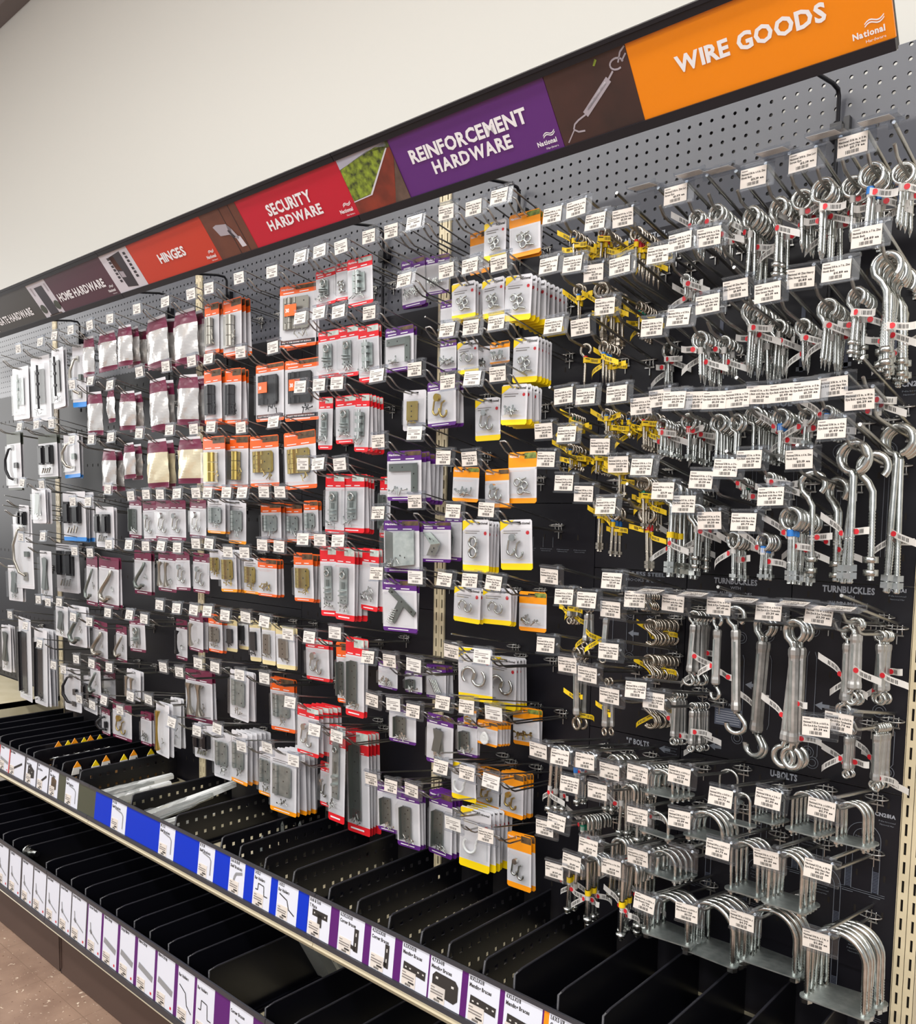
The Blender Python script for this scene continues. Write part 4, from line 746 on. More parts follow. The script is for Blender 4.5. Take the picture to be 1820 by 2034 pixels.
LL = [(-1.74, -1.65, d_pin, 'Eye Bolt'), (-1.636, -1.546, d_pin, 'Tee Bolt'), (-1.531, -1.436, d_pin, 'Tee Bolt'), (-1.421, -1.334, d_pin, 'Bolt Hook'), (-1.324, -1.229, d_pin, 'Bolt Hook'), (-1.22, -1.128, d_pin, 'Bolt Hook'), (-1.12, -1.04, d_pin, 'Screw Hook'), (-1.032, -.934, d_pin, 'Screw Hooks'),
      (-.92, -.834, d_pin, 'Screw Hooks'), (-.82, -.732, d_strap, 'Hinge Strap'), (-.716, -.63, d_strap, 'Strap Hinge'), (-.612, -.517, d_strap, 'Hinge Strap'), (-.503, -.412, d_strap, 'Hinge Strap'), (-.394, -.314, d_step, 'Bar Holders'), (-.302, -.219, d_hat, 'Bar Holders'), (-.15, -.052, d_bracket, 'Corner Braces')]
for k, (a, b, d, t1) in enumerate(LL): shelf_label(a, b, False, 'white printed shelf label on the bottom rail, %s from the left' % ORD[k], d, t1 if k < 13 else '', '' if k < 13 else t1)
fill(-2.44, -.927, False, 'strip_dark', 'dark paper strip in the bottom rail')
fill(-.927, .3, False, 'strip_purple', 'purple paper strip in the bottom rail')

# things lying on the shelves
def wavy(p0, p1, n, amp):
    P0, P1 = Vector(p0), Vector(p1); return [P0.lerp(P1, k / n) + Vector((random.uniform(-amp, amp), 0, random.uniform(-amp, amp))) for k in range(n + 1)]
def bagged_brackets(p0, p1, label):
    t = thing('bagged_shelf_bracket', label, 'shelf bracket', group='white shelf brackets in film')
    P0, P1 = Vector(p0), Vector(p1); d = (P1 - P0)
    mb = MB()
    for s in (-1, 1):
        mb.prism([P0 + Vector((s * .012 - .004, 0, -.012)), P0 + Vector((s * .012 - .004, 0, .016)), P1 + Vector((s * .008 - .004, 0, .010)), P1 + Vector((s * .008 - .004, 0, -.004))], (.008, 0, 0), 'white_metal')
    mb.prism([P0 + Vector((-.018, 0, .014)), P0 + Vector((.018, 0, .014)), P1 + Vector((.008, 0, .010)), P1 + Vector((-.008, 0, .010))], (0, 0, .004), 'white_metal')
    link('bracket', mb.mesh('bracket'), t)
    mb = MB(); n = 10; seg = 10; vs = []; 
    for k in range(n + 1):
        c = P0.lerp(P1, -.06 + .78 * k / n); r = (.042 - .02 * k / n)
        for q in range(seg):
            a = 2 * PI * q / seg; rr = r * random.uniform(.8, 1.15); vs.append(c + Vector((rr * math.cos(a), 0, rr * .62 * math.sin(a))))
    mb.add(vs, [(i * seg + q, i * seg + (q + 1) % seg, (i + 1) * seg + (q + 1) % seg, (i + 1) * seg + q) for i in range(n) for q in range(seg)], 'plastic_film', True)
    link('plastic_bag', mb.mesh('plastic_bag'), t)
bagged_brackets((-1.245, -.40, .565), (-1.235, -.12, .58), 'left white shelf bracket in clear film on the upper shelf')
bagged_brackets((-1.19, -.38, .555), (-1.18, -.16, .572), 'short white shelf bracket in film behind the left long one')
bagged_brackets((-.905, -.41, .575), (-.875, -.09, .625), 'right white shelf bracket in clear film, tip pointing back')
bagged_brackets((-.845, -.40, .555), (-.835, -.17, .57), 'short white shelf bracket in film beside the right long one')
def small_bracket(p, tilt, label):
    t = thing('steel_bracket', label, 'bracket', p, (tilt, 0, .25), 'loose steel brackets on the upper shelf')
    mb = MB(); mb.prism([(-.008, 0, 0), (.010, 0, 0), (.007, 0, .10), (.002, 0, .112), (-.004, 0, .10)], (0, .003, 0), 'zinc_plate'); mb.disc((.002, -.0003, .1), .002, (0, -1, 0), 'slot_dark'); mb.disc((.001, -.0003, .03), .002, (0, -1, 0), 'slot_dark')
    mb.prism([(-.008, 0, 0), (-.008, .03, 0), (-.004, .004, .1), (-.004, 0, .1)], (.002, 0, 0), 'zinc_plate'); link('plate', mb.mesh('plate'), t)
small_bracket((-.452, -.2, .5225), .05, 'upright steel bracket poking above the divider, left of two')
small_bracket((-.415, -.17, .5225), -.05, 'upright steel bracket poking above the divider, right of two')
small_bracket((-.40, -.33, .5225), -.2, 'steel bracket leaning near the slanted bracket label')
def carton(x, y0, y1, wd, z1, label, kind):
    t = thing('open_carton', label, 'carton', group='open cartons on the upper shelf')
    mb = MB(); z0 = .5205
    mb.box(x, x + wd, y0, y1, z0, z0 + .003, 'cardboard')
    for a, b, c, d in ((x, x + .003, y0, y1), (x + wd - .003, x + wd, y0, y1), (x, x + wd, y0, y0 + .003), (x, x + wd, y1 - .003, y1)): mb.box(a, b, c, d, z0, z1, 'cardboard')
    link('box', mb.mesh('box'), t)
    n = 6
    for k in range(n):
        y = y0 + .015 + (y1 - y0 - .04) * k / (n - 1)
        mb = MB(); q = MB()
        mb.prism([(x + .012, y, z1 - .05), (x + wd - .012, y + .004, z1 - .05), (x + wd - .02, y + .012, z1 + .034), (x + .03, y + .008, z1 + .038)], (0, .003, 0), 'black_iron')
        if kind:
            xm = x + wd * (.35 + .3 * (k % 2))
            mb.prism([(xm, y - .013, z1 + .046), (xm, y + .015, z1 + .046), (xm, y + .002, z1 + .068)], (.003, 0, 0), 'yellow_card' if k % 2 else 'amber_card')
            mb.prism([(xm - .0004, y - .020, z1 + .020), (xm - .0004, y + .018, z1 + .020), (xm - .0004, y + .015, z1 + .046), (xm - .0004, y - .013, z1 + .046)], (.0034, 0, 0), 'paper_white')
        else: mb.tube([(x + .02, y + .004, z1 + .026), (x + wd - .02, y + .012, z1 + .044)], .004, 'zinc', 6)
        o = link('boxed_hinge', mb.mesh('boxed_hinge')); tag(o, '%s hinge %s from front in the %s carton' % ('yellow tagged black' if kind else 'black and chrome', ORD[k], 'larger' if kind == 1 else ('rear' if kind == 2 else 'smaller')), 'hinge', 'hinges in the cartons')
carton(-1.687, -.40, -.16, .098, .585, 'small cardboard carton of chrome and black hinges on the upper shelf', 0)
carton(-1.468, -.40, -.09, .10, .585, 'long cardboard carton with yellow tagged hinges on the upper shelf', 1)
carton(-1.77, -.33, -.13, .046, .585, 'rear cardboard carton with yellow tips showing over a divider', 2)
mb = MB(); mb.hexnut((0, 0, 0), .017, .012, 'zinc', 6); mb.tube([(0, 0, .006), (0, 0, .040)], .010, 'zinc', 12); mb.tube([(0, 0, -.006), (0, 0, -.012)], [.026, .026], 'zinc', 16)
tag(link('hex_bolt', mb.mesh('hex_bolt'), loc=(-1.452, -.545, .352), rot=(.2, 1.45, .4)), 'loose zinc hex bolt lying at the bottom rail, left', 'bolt')
mb = MB(); mb.tube([(0, 0, 0), (.003, .01, .03)], .007, 'zinc', 8)
tag(link('loose_plug', mb.mesh('loose_plug'), loc=(-.80, -.45, .24)), 'tiny shiny metal plug by a divider on the bottom shelf', 'plug')
def angle_bundle(x, y, z, n, label, fl):
    for k in range(n):
        mb = MB(); xx = k * .0058
        L = .30; nx = .02
        mb.prism([(0, 0, 0), (0, .028, 0), (0, .028, L), (0, 0, L)], (.0022, 0, 0), 'brace_steel')
        if k == 0:
            mb.prism([(-.020, .0, 0), (.001, 0, 0), (.001, 0, L), (-.020, 0, L)], (0, .0022, 0), 'brace_steel')
            for q in range(5): mb.disc((-.010, -.0004, .03 + q * .058), .0034, (0, -1, 0), 'slot_dark')
            for q in range(5): mb.disc((-.0005, .018, .05 + q * .058), .003, (-1, 0, 0), 'slot_dark')
        o = link('corner_brace', mb.mesh('corner_brace'), loc=(x + xx, y, z + .0005 * k), rot=(.5, -.05, 0))
        tag(o, 'long grey steel corner brace, %s from left in the %s leaning bundle' % (ORD[k], fl), 'corner brace', 'steel braces leaning on the bottom shelf')
angle_bundle(-.276, -.20, .213, 12, '', 'left')
angle_bundle(-.112, -.20, .213, 12, '', 'right')
mb = MB(); mb.box(-3.7, -2.458, -.42, -.006, .655, .68, 'shelf_beige'); mb.box(-3.7, -2.458, -.425, -.42, .62, .68, 'shelf_beige'); mb.box(-2.462, -2.458, -.42, -.006, .60, .68, 'shelf_beige')
tag(link('beige_shelf', mb.mesh('beige_shelf')), 'short beige metal shelf at the left beyond the post', 'shelf')

# ------------------------------------------------------------------ hooks with price labels
def bay_of(x): return 0 if x < -2 * W4 else 1 if x < -W4 else 2 if x < 0 else 3
BN = ['far left bay', 'left bay', 'middle bay', 'right bay']
PLACE = {}
for bay in range(4):
    idx = sorted([i for i, h in enumerate(HOOKS) if bay_of(h[0]) == bay], key=lambda i: -HOOKS[i][1])
    rows = []
    for i in idx:
        if rows and rows[-1][0] - HOOKS[i][1] < .085: rows[-1][1].append(i)
        else: rows.append((HOOKS[i][1], [i]))
    for r, (z, l) in enumerate(rows):
        for k, i in enumerate(sorted(l, key=lambda i: HOOKS[i][0])): PLACE[i] = (k, r, bay)
def kq(h): return 0 if h[0] < .47 else round(2 * min(1, max(0, (1.45 - h[1]) / .4))) / 2
def pz(h, Y):
    s = min(1, -Y / .20); return h[1] - .05 + .02 * s + kq(h) * (.006 + .016 * s)
def prong_mesh(double, k=0):
    mb = MB(); e = k * .006; f = k * .022
    if double:
        s = .0105
        pts = [(-s, 0, -.05), (-s, -.205, -.03), (-s, -.218, -.024), (-s, -.238, -.008), (-s * .6, -.242, -.0045), (s * .6, -.242, -.0045), (s, -.238, -.008), (s, -.218, -.024), (s, -.205, -.03), (s, 0, -.05)]
        mb.tube(pts, .0021, 'steel_wire', 6)
    else: mb.tube([(0, 0, -.05 + e), (0, -.208, -.03 + f), (0, -.226, -.026 + f), (0, -.243, -.012 + f)], .0031, 'steel_wire', 7)
    mb.tube([(0, 0, -.03 + e * 1.6), (0, -.252, .018 + k * .003)], .0019 if double else .0033, 'steel_wire', 6)
    # oval back loop and clip legs hooked into the board
    mb.tube([(.021 * math.cos(a), -.0125 - .0095 * math.sin(a), -.036 - .002 * math.sin(a)) for a in [2 * PI * k / 16 for k in range(17)]], .0017, 'steel_wire', 5, cap=False)
    mb.tube([(0, -.003, -.068), (0, -.003, -.028)], .0018, 'steel_wire', 5)
    for sgn in (-1, 1): mb.tube([(sgn * .009, -.003, -.05), (sgn * .009, -.006, -.040), (sgn * .0085, -.002, -.032)], .0016, 'steel_wire', 5)
    mb.box(-.012, .012, -.005, -.003, -.053, -.050, 'steel_wire')
    return mb.mesh('prong')
PRONG = {(True, 0): prong_mesh(True), (False, 0): prong_mesh(False), (False, .5): prong_mesh(False, .5), (False, 1): prong_mesh(False, 1)}
TW, TH = .0600, .0405
def holder_mesh(big):
    mb = MB(); x0 = -TW / 2 - .012; x1 = x0 + TW
    mb.box(x0, x1, -.2562, -.2550, -.0215, .016, 'clear_holder')
    mb.box(x0, x1, -.2600, -.2525, .0155, .0215, 'clear_holder')
    mb.tube([(x0, -.2605, .0185), (x1, -.2605, .0185)], .0016, 'clear_holder', 6)
    mb.box(x0, x1, -.2615, -.2562, -.0235, -.0195, 'clear_holder')
    mb.box(-.008, .008, -.258, -.246, .0215, .0235, 'clear_holder')
    return mb.mesh('label_holder')
HOLDER = holder_mesh(0)
def label_mesh(txt):
    mb = MB(); x0 = -TW / 2 - .0115; wl = .046 if txt else .050; z0, z1 = -.0185, .0135
    mb.box(x0, x0 + wl, -.2580, -.2574, z0, z1, 'label_cream' if txt else 'paper_white')
    y = -.2584; H = z1 - z0
    def bar(a, b, v, h, m): mb.quad((x0 + wl * a, y, z0 + v), (x0 + wl * b, y, z0 + v), (x0 + wl * b, y, z0 + v + h), (x0 + wl * a, y, z0 + v + h), m)
    if txt:
        l1, l2, pr = txt
        bar(.05, .28, .0276, .0014, 'ink_soft')
        mb.text(l1, (x0 + .002, y, z0 + .0216), .0046, 'ink', bold=1, width=wl * .92); mb.text(l2, (x0 + .002, y, z0 + .0160), .0046, 'ink', bold=1, width=min(wl * .9, text_width(l2, .0046)))
        mb.text(pr, (x0 + wl * .42, y, z0 + .0108), .0048, 'ink', bold=1, width=wl * .5)
    else:
        bar(.08, .28, .0270, .0012, 'ink_soft'); bar(.08, .86, .0222, .0014, 'ink_soft'); bar(.08, .72, .0182, .0014, 'ink_soft'); bar(.5, .88, .0126, .0026, 'ink_soft'); bar(.08, .3, .0126, .002, 'ink_soft')
    for k in range(9): bar(.28 + k * .05, .28 + k * .05 + (.03 if k % 3 else .018), .003, .0055, 'ink' if txt else 'ink_soft')
    return mb.mesh('price_label')
PLAIN = label_mesh(None)
TXT = {'eye': ('Eye Bolt with Hex Nut', [('National 1/4 in. x 5 in.', '$1.20 ea'), ('National 3/16 in. x 3 in.', '$0.79 ea'), ('National 1/2 in. x 10 in.', '$6.29 ea'), ('National 5/16 in. x 4 in.', '$1.49 ea')]),
       'hkb': ('Hook Bolt', [('National 3/8 in. x 7 in. Zinc', '$4.89 ea'), ('National 5/16 in. x 6 in. Zinc', '$3.19 ea')]),
       'hks': ('Zinc Screw Hook', [('National 3/8 in. x 4-7/8 in.', '$2.19 ea'), ('National 40 Zinc Heavy', '$1.89 ea')]),
       'scr': ('Screw Eye', [('National 5/16 in. Zinc Lag', '$1.59 ea'), ('National 3/8 in. Zinc Lag', '$2.19 ea')]),
       'eye_s': ('Stainless Steel Eye Bolt', [('National 1/4 in. x 4 in.', '$2.89 ea'), ('National 3/8 in. x 4 in.', '$4.69 ea')]),
       'hks_s': ('Stainless Screw Hook', [('National 3/16 in. x 3 in.', '$2.79 ea')]), 'hkb_s': ('Stainless Hook', [('National 1/4 in. x 3 in.', '$3.29 ea')]),
       'scr_s': ('Stainless Screw Eye', [('National 5/16 in. x 4 in.', '$3.49 ea')]),
       'tbs': ('Stainless Hook & Eye', [('National 1/4 in. x 7-1/2 in.', '$9.59 ea'), ('National 3/8 in. x 6 in.', '$12.29 ea')]), 'shk': ('Steel Heavy Open S Hook', [('National 3 in. Stainless', '$4.79 ea'), ('National 2 in. Stainless', '$3.49 ea')]),
       'tbh': ('Hook & Eye Turnbuckle', [('National 1/2 in. x 17 in.', '$17.49 ea'), ('National 3/8 in. x 16 in.', '$9.59 ea')]), 'tbe': ('Zinc Eye & Eye Turnbuckle', [('National 7/32 in. x 6-1/2 in.', '$3.39 ea'), ('National 3/16 in. x 5-1/2 in.', '$2.79 ea')]),
       'jbt': ('J Bolt', [('National 5/16 in. x 6 in. Zinc', '$1.89 ea'), ('National 1/4 in. x 4 in. Zinc', '$1.59 ea')]), 'U': ('Zinc Round U Bolt', [('National 3/8 in. x 3-1/2 in. x', '$4.79 ea'), ('National 5/16 in. x 2 in. x', '$2.89 ea'), ('National 1/4 in. x 1-3/8 in. x', '$2.79 ea'), ('National 5/16 in. x 1-3/4 in. x', '$3.29 ea')]),
       'S': ('S Hooks Zinc Plated', [('National 2 in. Heavy', '$2.79 pkg')]), 'P': ('Corner Brace Zinc', [('National 3 in. Heavy', '$3.29 ea')])}
LABELS = {}
def get_label(kind, k):
    if kind not in TXT: return PLAIN
    l2, opts = TXT[kind]; l1, pr = opts[k % len(opts)]
    if (kind, k % len(opts)) not in LABELS: LABELS[(kind, k % len(opts))] = label_mesh((l1, l2, pr))
    return LABELS[(kind, k % len(opts))]
ONHOOK = {}
for i, Y, kd, L, n, tg in WIRES: ONHOOK[i] = kd
for i, Y, wd, L, n in UBOLTS: ONHOOK[i] = 'U'
for i, Y, wd, ht, ty, ct, n, dx in CARDS: ONHOOK[i] = {'Y': 'S', 'A': 'S', 'P': 'P'}.get(ty[0], 'card') if HOOKS[i][0] > -.2 else 'card'
def where(i):
    k, r, b = PLACE[i]; return '%s hook of row %s, %s' % (ORD[k], ['one', 'two', 'three', 'four', 'five', 'six', 'seven', 'eight', 'nine', 'ten', 'eleven', 'twelve', 'thirteen', 'fourteen', 'fifteen', 'sixteen', 'seventeen', 'eighteen'][r], BN[b])
for i, (hx, hz, fl) in enumerate(HOOKS):
    dbl = hx < .47
    kind = ONHOOK.get(i)
    if kind is None and hx > .45: kind = 'eye'
    nolab = 'n' in fl
    t = thing('display_hook', ('%s wire hook %s, %s' % ('double' if dbl else 'single', 'without a label' if nolab else ('with empty holder' if 'e' in fl else 'with price label'), where(i))), 'display hook', (hx, 0, hz), group='wire hooks with price labels')
    link('wire_prong', PRONG[(dbl, kq((hx, hz)))], t)
    if nolab: continue
    rz = random.uniform(-.05, .05)
    if 'f' in fl: M_ = Matrix.Translation((0, -.2562, .0185)) @ Matrix.Rotation(-1.43, 4, 'X') @ Matrix.Translation((0, .2562, -.0185))
    else: M_ = Matrix.Translation((0, -.2562, .0185)) @ Matrix.Rotation(random.uniform(-.18, .10), 4, 'X') @ Matrix.Rotation(rz, 4, 'Y') @ Matrix.Translation((0, .2562, -.0185))
    h = link('label_holder', HOLDER, t); h.matrix_local = M_
    if 'e' not in fl: link('price_label', get_label(kind, i), h)

# ------------------------------------------------------------------ carded and bagged goods
CT = {'g': 'brass', 'k': 'black_iron', 'n': 'nickel'}
def holes(mb, pts, y, r=.0022):
    for x, z in pts: mb.disc((x, y - .0003, z), r, (0, -1, 0), 'slot_dark', 8)
def screws(mb, cx, cz, w, h, n, m, y):
    for k in range(n):
        x, z, a = cx + random.uniform(-w, w), cz + random.uniform(-h, h), random.uniform(0, PI); L = .009
        yy = y - random.uniform(0, .006)
        mb.tube([(x - L * math.cos(a), yy, z - L * math.sin(a)), (x + L * math.cos(a), yy, z + L * math.sin(a))], .0014, m, 5)
        mb.disc((x + L * math.cos(a), yy - .0014, z + L * math.sin(a)), .003, (0, -1, 0), m, 8)
def ring(mb, cx, cz, R, r, m, y, a0=0, a1=2 * PI, n=18): mb.tube([(cx + R * math.cos(a), y, cz + R * math.sin(a)) for a in [a0 + (a1 - a0) * k / n for k in range(n + 1)]], r, m, 7)
def contents(code, W, z0, z1):
    """hardware inside a pack: W pack width, z0..z1 free height (negative z), lies in front of y=0"""
    mb = MB(); c = code[0]; m = CT.get(code[1] if len(code) > 1 else '', 'zinc'); mp = {'zinc': 'zinc_plate'}.get(m, m)
    H = z1 - z0; cz = (z0 + z1) / 2; y = -.004
    if c == 'H':
        pw, ph = W * .70, H * .70; x0, zb = -W * .36, z0 + H * .27
        mb.prism([(x0, y, zb), (x0 + pw - .006, y, zb), (x0 + pw, y, zb + .006), (x0 + pw, y, zb + ph - .006), (x0 + pw - .006, y, zb + ph), (x0, y, zb + ph)], (0, -.003, 0), mp)
        kx = x0 + pw * .28
        if W > .13:
            for kk in (x0 + pw * .10, x0 + pw * .46):
                for q in range(0, 5, 2): mb.tube([(kk, y - .003, zb + ph * q / 5 + .0006), (kk, y - .003, zb + ph * (q + 1) / 5 - .0006)], .0045, mp, 8)
        if W > .13 and m in ('black_iron', 'nickel'):
            mb.box(x0 + pw * .20, x0 + pw * .66, y - .0165, y - .0155, zb + ph * .38, zb + ph * .74, 'orange_card'); mb.text('30', (x0 + pw * .25, y - .017, zb + ph * .50), ph * .16, 'sign_text', bold=1)
        for q in range(5): mb.tube([(kx, y - .006, zb + ph * q / 5 + .0006), (kx, y - .006, zb + ph * (q + 1) / 5 - .0006)], .0058, mp, 10)
        holes(mb, [(x0 + pw * .82, zb + ph * .15), (x0 + pw * .82, zb + ph * .85), (x0 + pw * .62, zb + ph * .5), (x0 + pw * .1, zb + ph * .2), (x0 + pw * .1, zb + ph * .8)], y - .003, .0026)
        screws(mb, x0 + pw * .75, z0 + H * .17, W * .18, H * .09, 6, m, y - .005)
    elif c == 'p' and code[:2] in ('pn', 'pk', 'pg'):
        mb.prism([(-W * .42, y, z0 + H * .08), (W * .05, y, z0 + H * .08), (W * .05, y, z1 - H * .02), (-W * .42, y, z1 - H * .02)], (0, -.002, 0), mp)
        for q in range(3): mb.tube([(W * .08, y - .008, z0 + H * (.08 + .30 * q)), (W * .08, y - .008, z0 + H * (.36 + .30 * q))], W * .13, mp, 12)
        holes(mb, [(-W * .25, z0 + H * f) for f in (.2, .5, .8)], y - .002)
        screws(mb, W * .28, z0 + H * .30, W * .07, H * .2, 8, m, y - .008)
    elif c == 'p':
        hw = W * .2
        mb.prism([(-hw, y, z0 + H * .18), (hw, y, z0 + H * .18), (hw, y, z1 - H * .04), (-hw, y, z1 - H * .04)], (0, -.003, 0), mp)
        for q in (0, .1): mb.tube([(0, y - .004, z0 + H * (.45 - q)), (0, y - .004, z0 + H * (.47 - q))], hw * .9, mp, 10)
        ring(mb, 0, z1 - H * .2, hw * .55, .0025, m, y - .007); holes(mb, [(0, z1 - H * .1), (-hw * .5, z0 + H * .25), (hw * .5, z0 + H * .25)], y - .003)
        mb.prism([(-hw * .35, y - .0031, z0 + H * .5), (hw * .35, y - .0031, z0 + H * .5), (hw * .35, y - .0031, z1 - H * .35), (-hw * .35, y - .0031, z1 - H * .35)], (0, -.002, 0), 'steel_gray')
        screws(mb, 0, z0 + H * .1, W * .25, H * .06, 7, m, y - .004)
    elif c == 'l':
        mb.prism([(-W * .25, y, z0 + H * .25), (W * .25, y, z0 + H * .25), (W * .25, y, z1 - H * .1), (-W * .25, y, z1 - H * .1)], (0, -.003, 0), mp)
        mb.tube([(0, y - .009, z0 + H * .15), (0, y - .009, z1 - H * .02)], .005, m, 10)
        for f in (.35, .6, .8): mb.box(-.011, .011, y - .013, y - .003, z0 + H * f, z0 + H * f + .010, mp)
        screws(mb, 0, z0 + H * .1, W * .28, H * .05, 6, m, y - .004)
    elif c in 'LTVX':
        b = W * .17; p = 'zinc_plate' if c != 'X' else 'steel_gray'
        if c == 'L':
            mb.prism([(-W * .40, y, z1 - b), (W * .25, y, z1 - b), (W * .25, y, z0 + H * .06), (W * .25 + b, y, z0 + H * .06), (W * .25 + b, y, z1), (-W * .40, y, z1)], (0, -.003, 0), 'steel_gray'); holes(mb, [(-W * .3, z1 - b / 2), (W * .0, z1 - b / 2), (W * .33, z1 - H * .35), (W * .33, z0 + H * .2)], y - .003)
            screws(mb, -W * .1, z0 + H * .12, W * .22, H * .06, 7, m, y - .003)
        elif c == 'T':
            R = Matrix.Rotation(.62, 3, 'Y')
            def rp(pts): return [tuple(R @ Vector((x, 0, z)) + Vector((0, y, cz))) for x, z in pts]
            mb.prism(rp([(-W * .44, H * .20), (-W * .44, H * .38), (W * .44, H * .38), (W * .44, H * .20)]), (0, -.003, 0), 'steel_gray'); mb.prism(rp([(-W * .09, H * .22), (W * .09, H * .22), (W * .09, -H * .48), (-W * .09, -H * .48)]), (0, -.0032, 0), 'steel_gray')
            for x, z in ((-W * .34, H * .29), (0, H * .29), (W * .34, H * .29), (0, -H * .05), (0, -H * .35)): v = R @ Vector((x, 0, z)); mb.disc((v.x, y - .0036, v.z + cz), .0026, (0, -1, 0), 'slot_dark', 8)
            for k in range(7): mb.tube([(-W * .33 + k * .003, y - .004, z0 + H * .12 + k * .005), (-W * .18 + k * .003, y - .004, z0 + H * .04 + k * .006)], .0016, m, 5)
        elif c == 'V':
            mb.prism([(-W * .4, y, z1), (-W * .12, y, z1), (W * .3, y - .012, cz + H * .06), (-W * .02, y - .012, cz)], (0, -.003, 0), 'steel_gray'); mb.prism([(W * .3, y - .012, cz + H * .06), (-W * .02, y - .012, cz), (-W * .25, y - .003, z0 + H * .03), (W * .05, y - .003, z0 + H * .03)], (0, -.003, 0), 'zinc_plate')
            holes(mb, [(-W * .08, z1 - H * .25), (W * .06, z1 - H * .36), (0, z0 + H * .2), (W * .06, z0 + H * .35)], y - .012)
        else:
            if code == 'X':
                mb.prism([(-W * .42, y, z0 + H * .05), (W * .0, y - .025, z0), (W * .0, y - .025, z1 - H * .08), (-W * .42, y, z1)], (0, -.003, 0), 'steel_gray'); mb.prism([(0, y - .025, z0), (W * .40, y, z0 + H * .05), (W * .40, y, z1), (0, y - .025, z1 - H * .08)], (0, -.003, 0), 'zinc_plate'); holes(mb, [(W * .15, z0 + H * .3), (W * .28, z0 + H * .25)], y - .022)
                screws(mb, 0, z0 + H * .1, W * .2, H * .06, 8, m, y - .03)
    elif c == 'b':
        hw = W * .17; p = 'steel_gray' if code == 'b' else mp
        for a in ((0,) if code != 'x' else (-.2, .2)):
            mb.prism([(-hw, y, z0 + H * .06), (hw, y, z0 + H * .04), (hw, y, z1 - H * .06), (-hw, y, z1 - H * .05)], (0, -.003, 0), p)
        mb.prism([(-hw, y - .003, z0 + H * .06), (-hw, y - .018, z0 + H * .06), (-hw, y - .018, z1 - H * .06), (-hw, y - .003, z1 - H * .06)], (.0025, 0, 0), p)
        holes(mb, [(hw * .4, z0 + H * f) for f in (.15, .4, .62, .86)] + [(-hw * .3, z0 + H * f) for f in (.27, .74)], y - .003)
        screws(mb, W * .12, z0 + H * .07, W * .25, H * .06, 7, m, y - .006)
    elif c == 'x':
        for a in (-.16, .22):
            R = Matrix.Rotation(a, 3, 'Y'); mb.prism([tuple(R @ Vector((x, 0, z)) + Vector((0, y + (-.003 if a > 0 else 0), cz + H * .08))) for x, z in ((-W * .14, -H * .4), (W * .14, -H * .4), (W * .14, H * .4), (-W * .14, H * .4))], (0, -.003, 0), 'steel_gray' if m == 'zinc' else m)
        screws(mb, W * .1, z0 + H * .1, W * .22, H * .07, 8, 'zinc', y - .006)
    elif c == 's': screws(mb, 0, z0 + H * .24, W * .26, H * .14, 12, m, y - .002)
    elif c == 'r':
        for k in range(4): mb.tube([(-W * .25 + k * .006, y - .003, z1 - H * .25), (W * .05 + k * .006, y - .003, z0 + H * .05)], .0025, m, 6)
    elif c == 'e':
        for x, zz, a in ((-W * .12, cz + H * .02, .5), (W * .14, cz - H * .1, 2.2), (0, z0 + H * .18, -.3)):
            ring(mb, x, zz, W * .10, .0022, m, y - .003); mb.tube([(x + W * .1 * math.cos(a), y - .003, zz + W * .1 * math.sin(a)), (x + W * .36 * math.cos(a), y - .003, zz + W * .36 * math.sin(a) * .7)], .0022, m, 6)
    elif c == 'S':
        R = min(W * .23, H * .25); r = R * .19
        for dx in (0, .004):
            ring(mb, -R * .75 + dx, cz + R * .1, R, r, m, y - .004 - dx, .4, PI + .9, 12); ring(mb, R * .75 + dx, cz - R * .1, R, r, m, y - .004 - dx, PI + .4, 2 * PI + .9, 12)
            mb.tube([(-R * .75 + dx + R * math.cos(.4), y - .004, cz + R * .1 + R * math.sin(.4)), (R * .75 + dx + R * math.cos(PI + .4), y - .004, cz - R * .1 + R * math.sin(PI + .4))], r, m, 7)
    elif c == '8':
        for s in (-1, 1):
            for q in range(3): ring(mb, q * .002, cz + s * H * .17, H * .16, .0026, m, y - .004 - q * .004)
    elif c == 'U':
        R = W * .2; ring(mb, -W * .1, z0 + H * .38, R, .0035, 'white_metal' if code == 'U' else m, y - .005, PI * .75, 2 * PI + .3, 14); mb.tube([(-W * .1 + R, y - .005, z0 + H * .44), (W * .16, y - .005, z0 + H * .62), (W * .30, y - .005, z1 - H * .1)], .0035, 'white_metal', 7)
    elif c == 'c':
        for k in range(5): ring(mb, 0, z0 + H * (.22 + .11 * k), W * (.17 - .02 * k), .0032, 'white_metal', y - .006, n=12)
    elif c == 'k' and len(code) > 1 and code[1] == 'k':
        for x in (-W * .3, W * .12): mb.box(x, x + W * .22, y - .016, y, z0 + H * .35, z1 - H * .03, 'black_iron'); mb.box(x + .003, x + W * .22 - .003, y - .020, y - .016, z0 + H * .4, z1 - H * .1, 'black_plastic')
        for k in range(4): a = random.uniform(-.6, .6); mb.tube([(-W * .2 + k * W * .12, y - .008, z0 + H * .08), (-W * .1 + k * W * .12, y - .01, z0 + H * .25 + a * .01)], .004, 'zinc', 7)
    elif c == 'k':
        for x, zz in ((-W * .12, z0 + H * .35), (W * .14, z0 + H * .25)):
            ring(mb, x, zz, W * .11, .0028, m, y - .004, PI, 2 * PI + .4, 12); mb.tube([(x - W * .11, y - .004, zz), (x - W * .06, y - .004, zz + H * .34), (x + W * .05, y - .004, zz + H * .42)], .0026, m, 7)
        mb.tube([(0, y - .007, z1 - H * .2), (0, y - .016, z1 - H * .2)], W * .1, m, 12)
    elif c == 'u':
        m2 = 'black_iron' if code[-1] == 'k' else 'nickel'
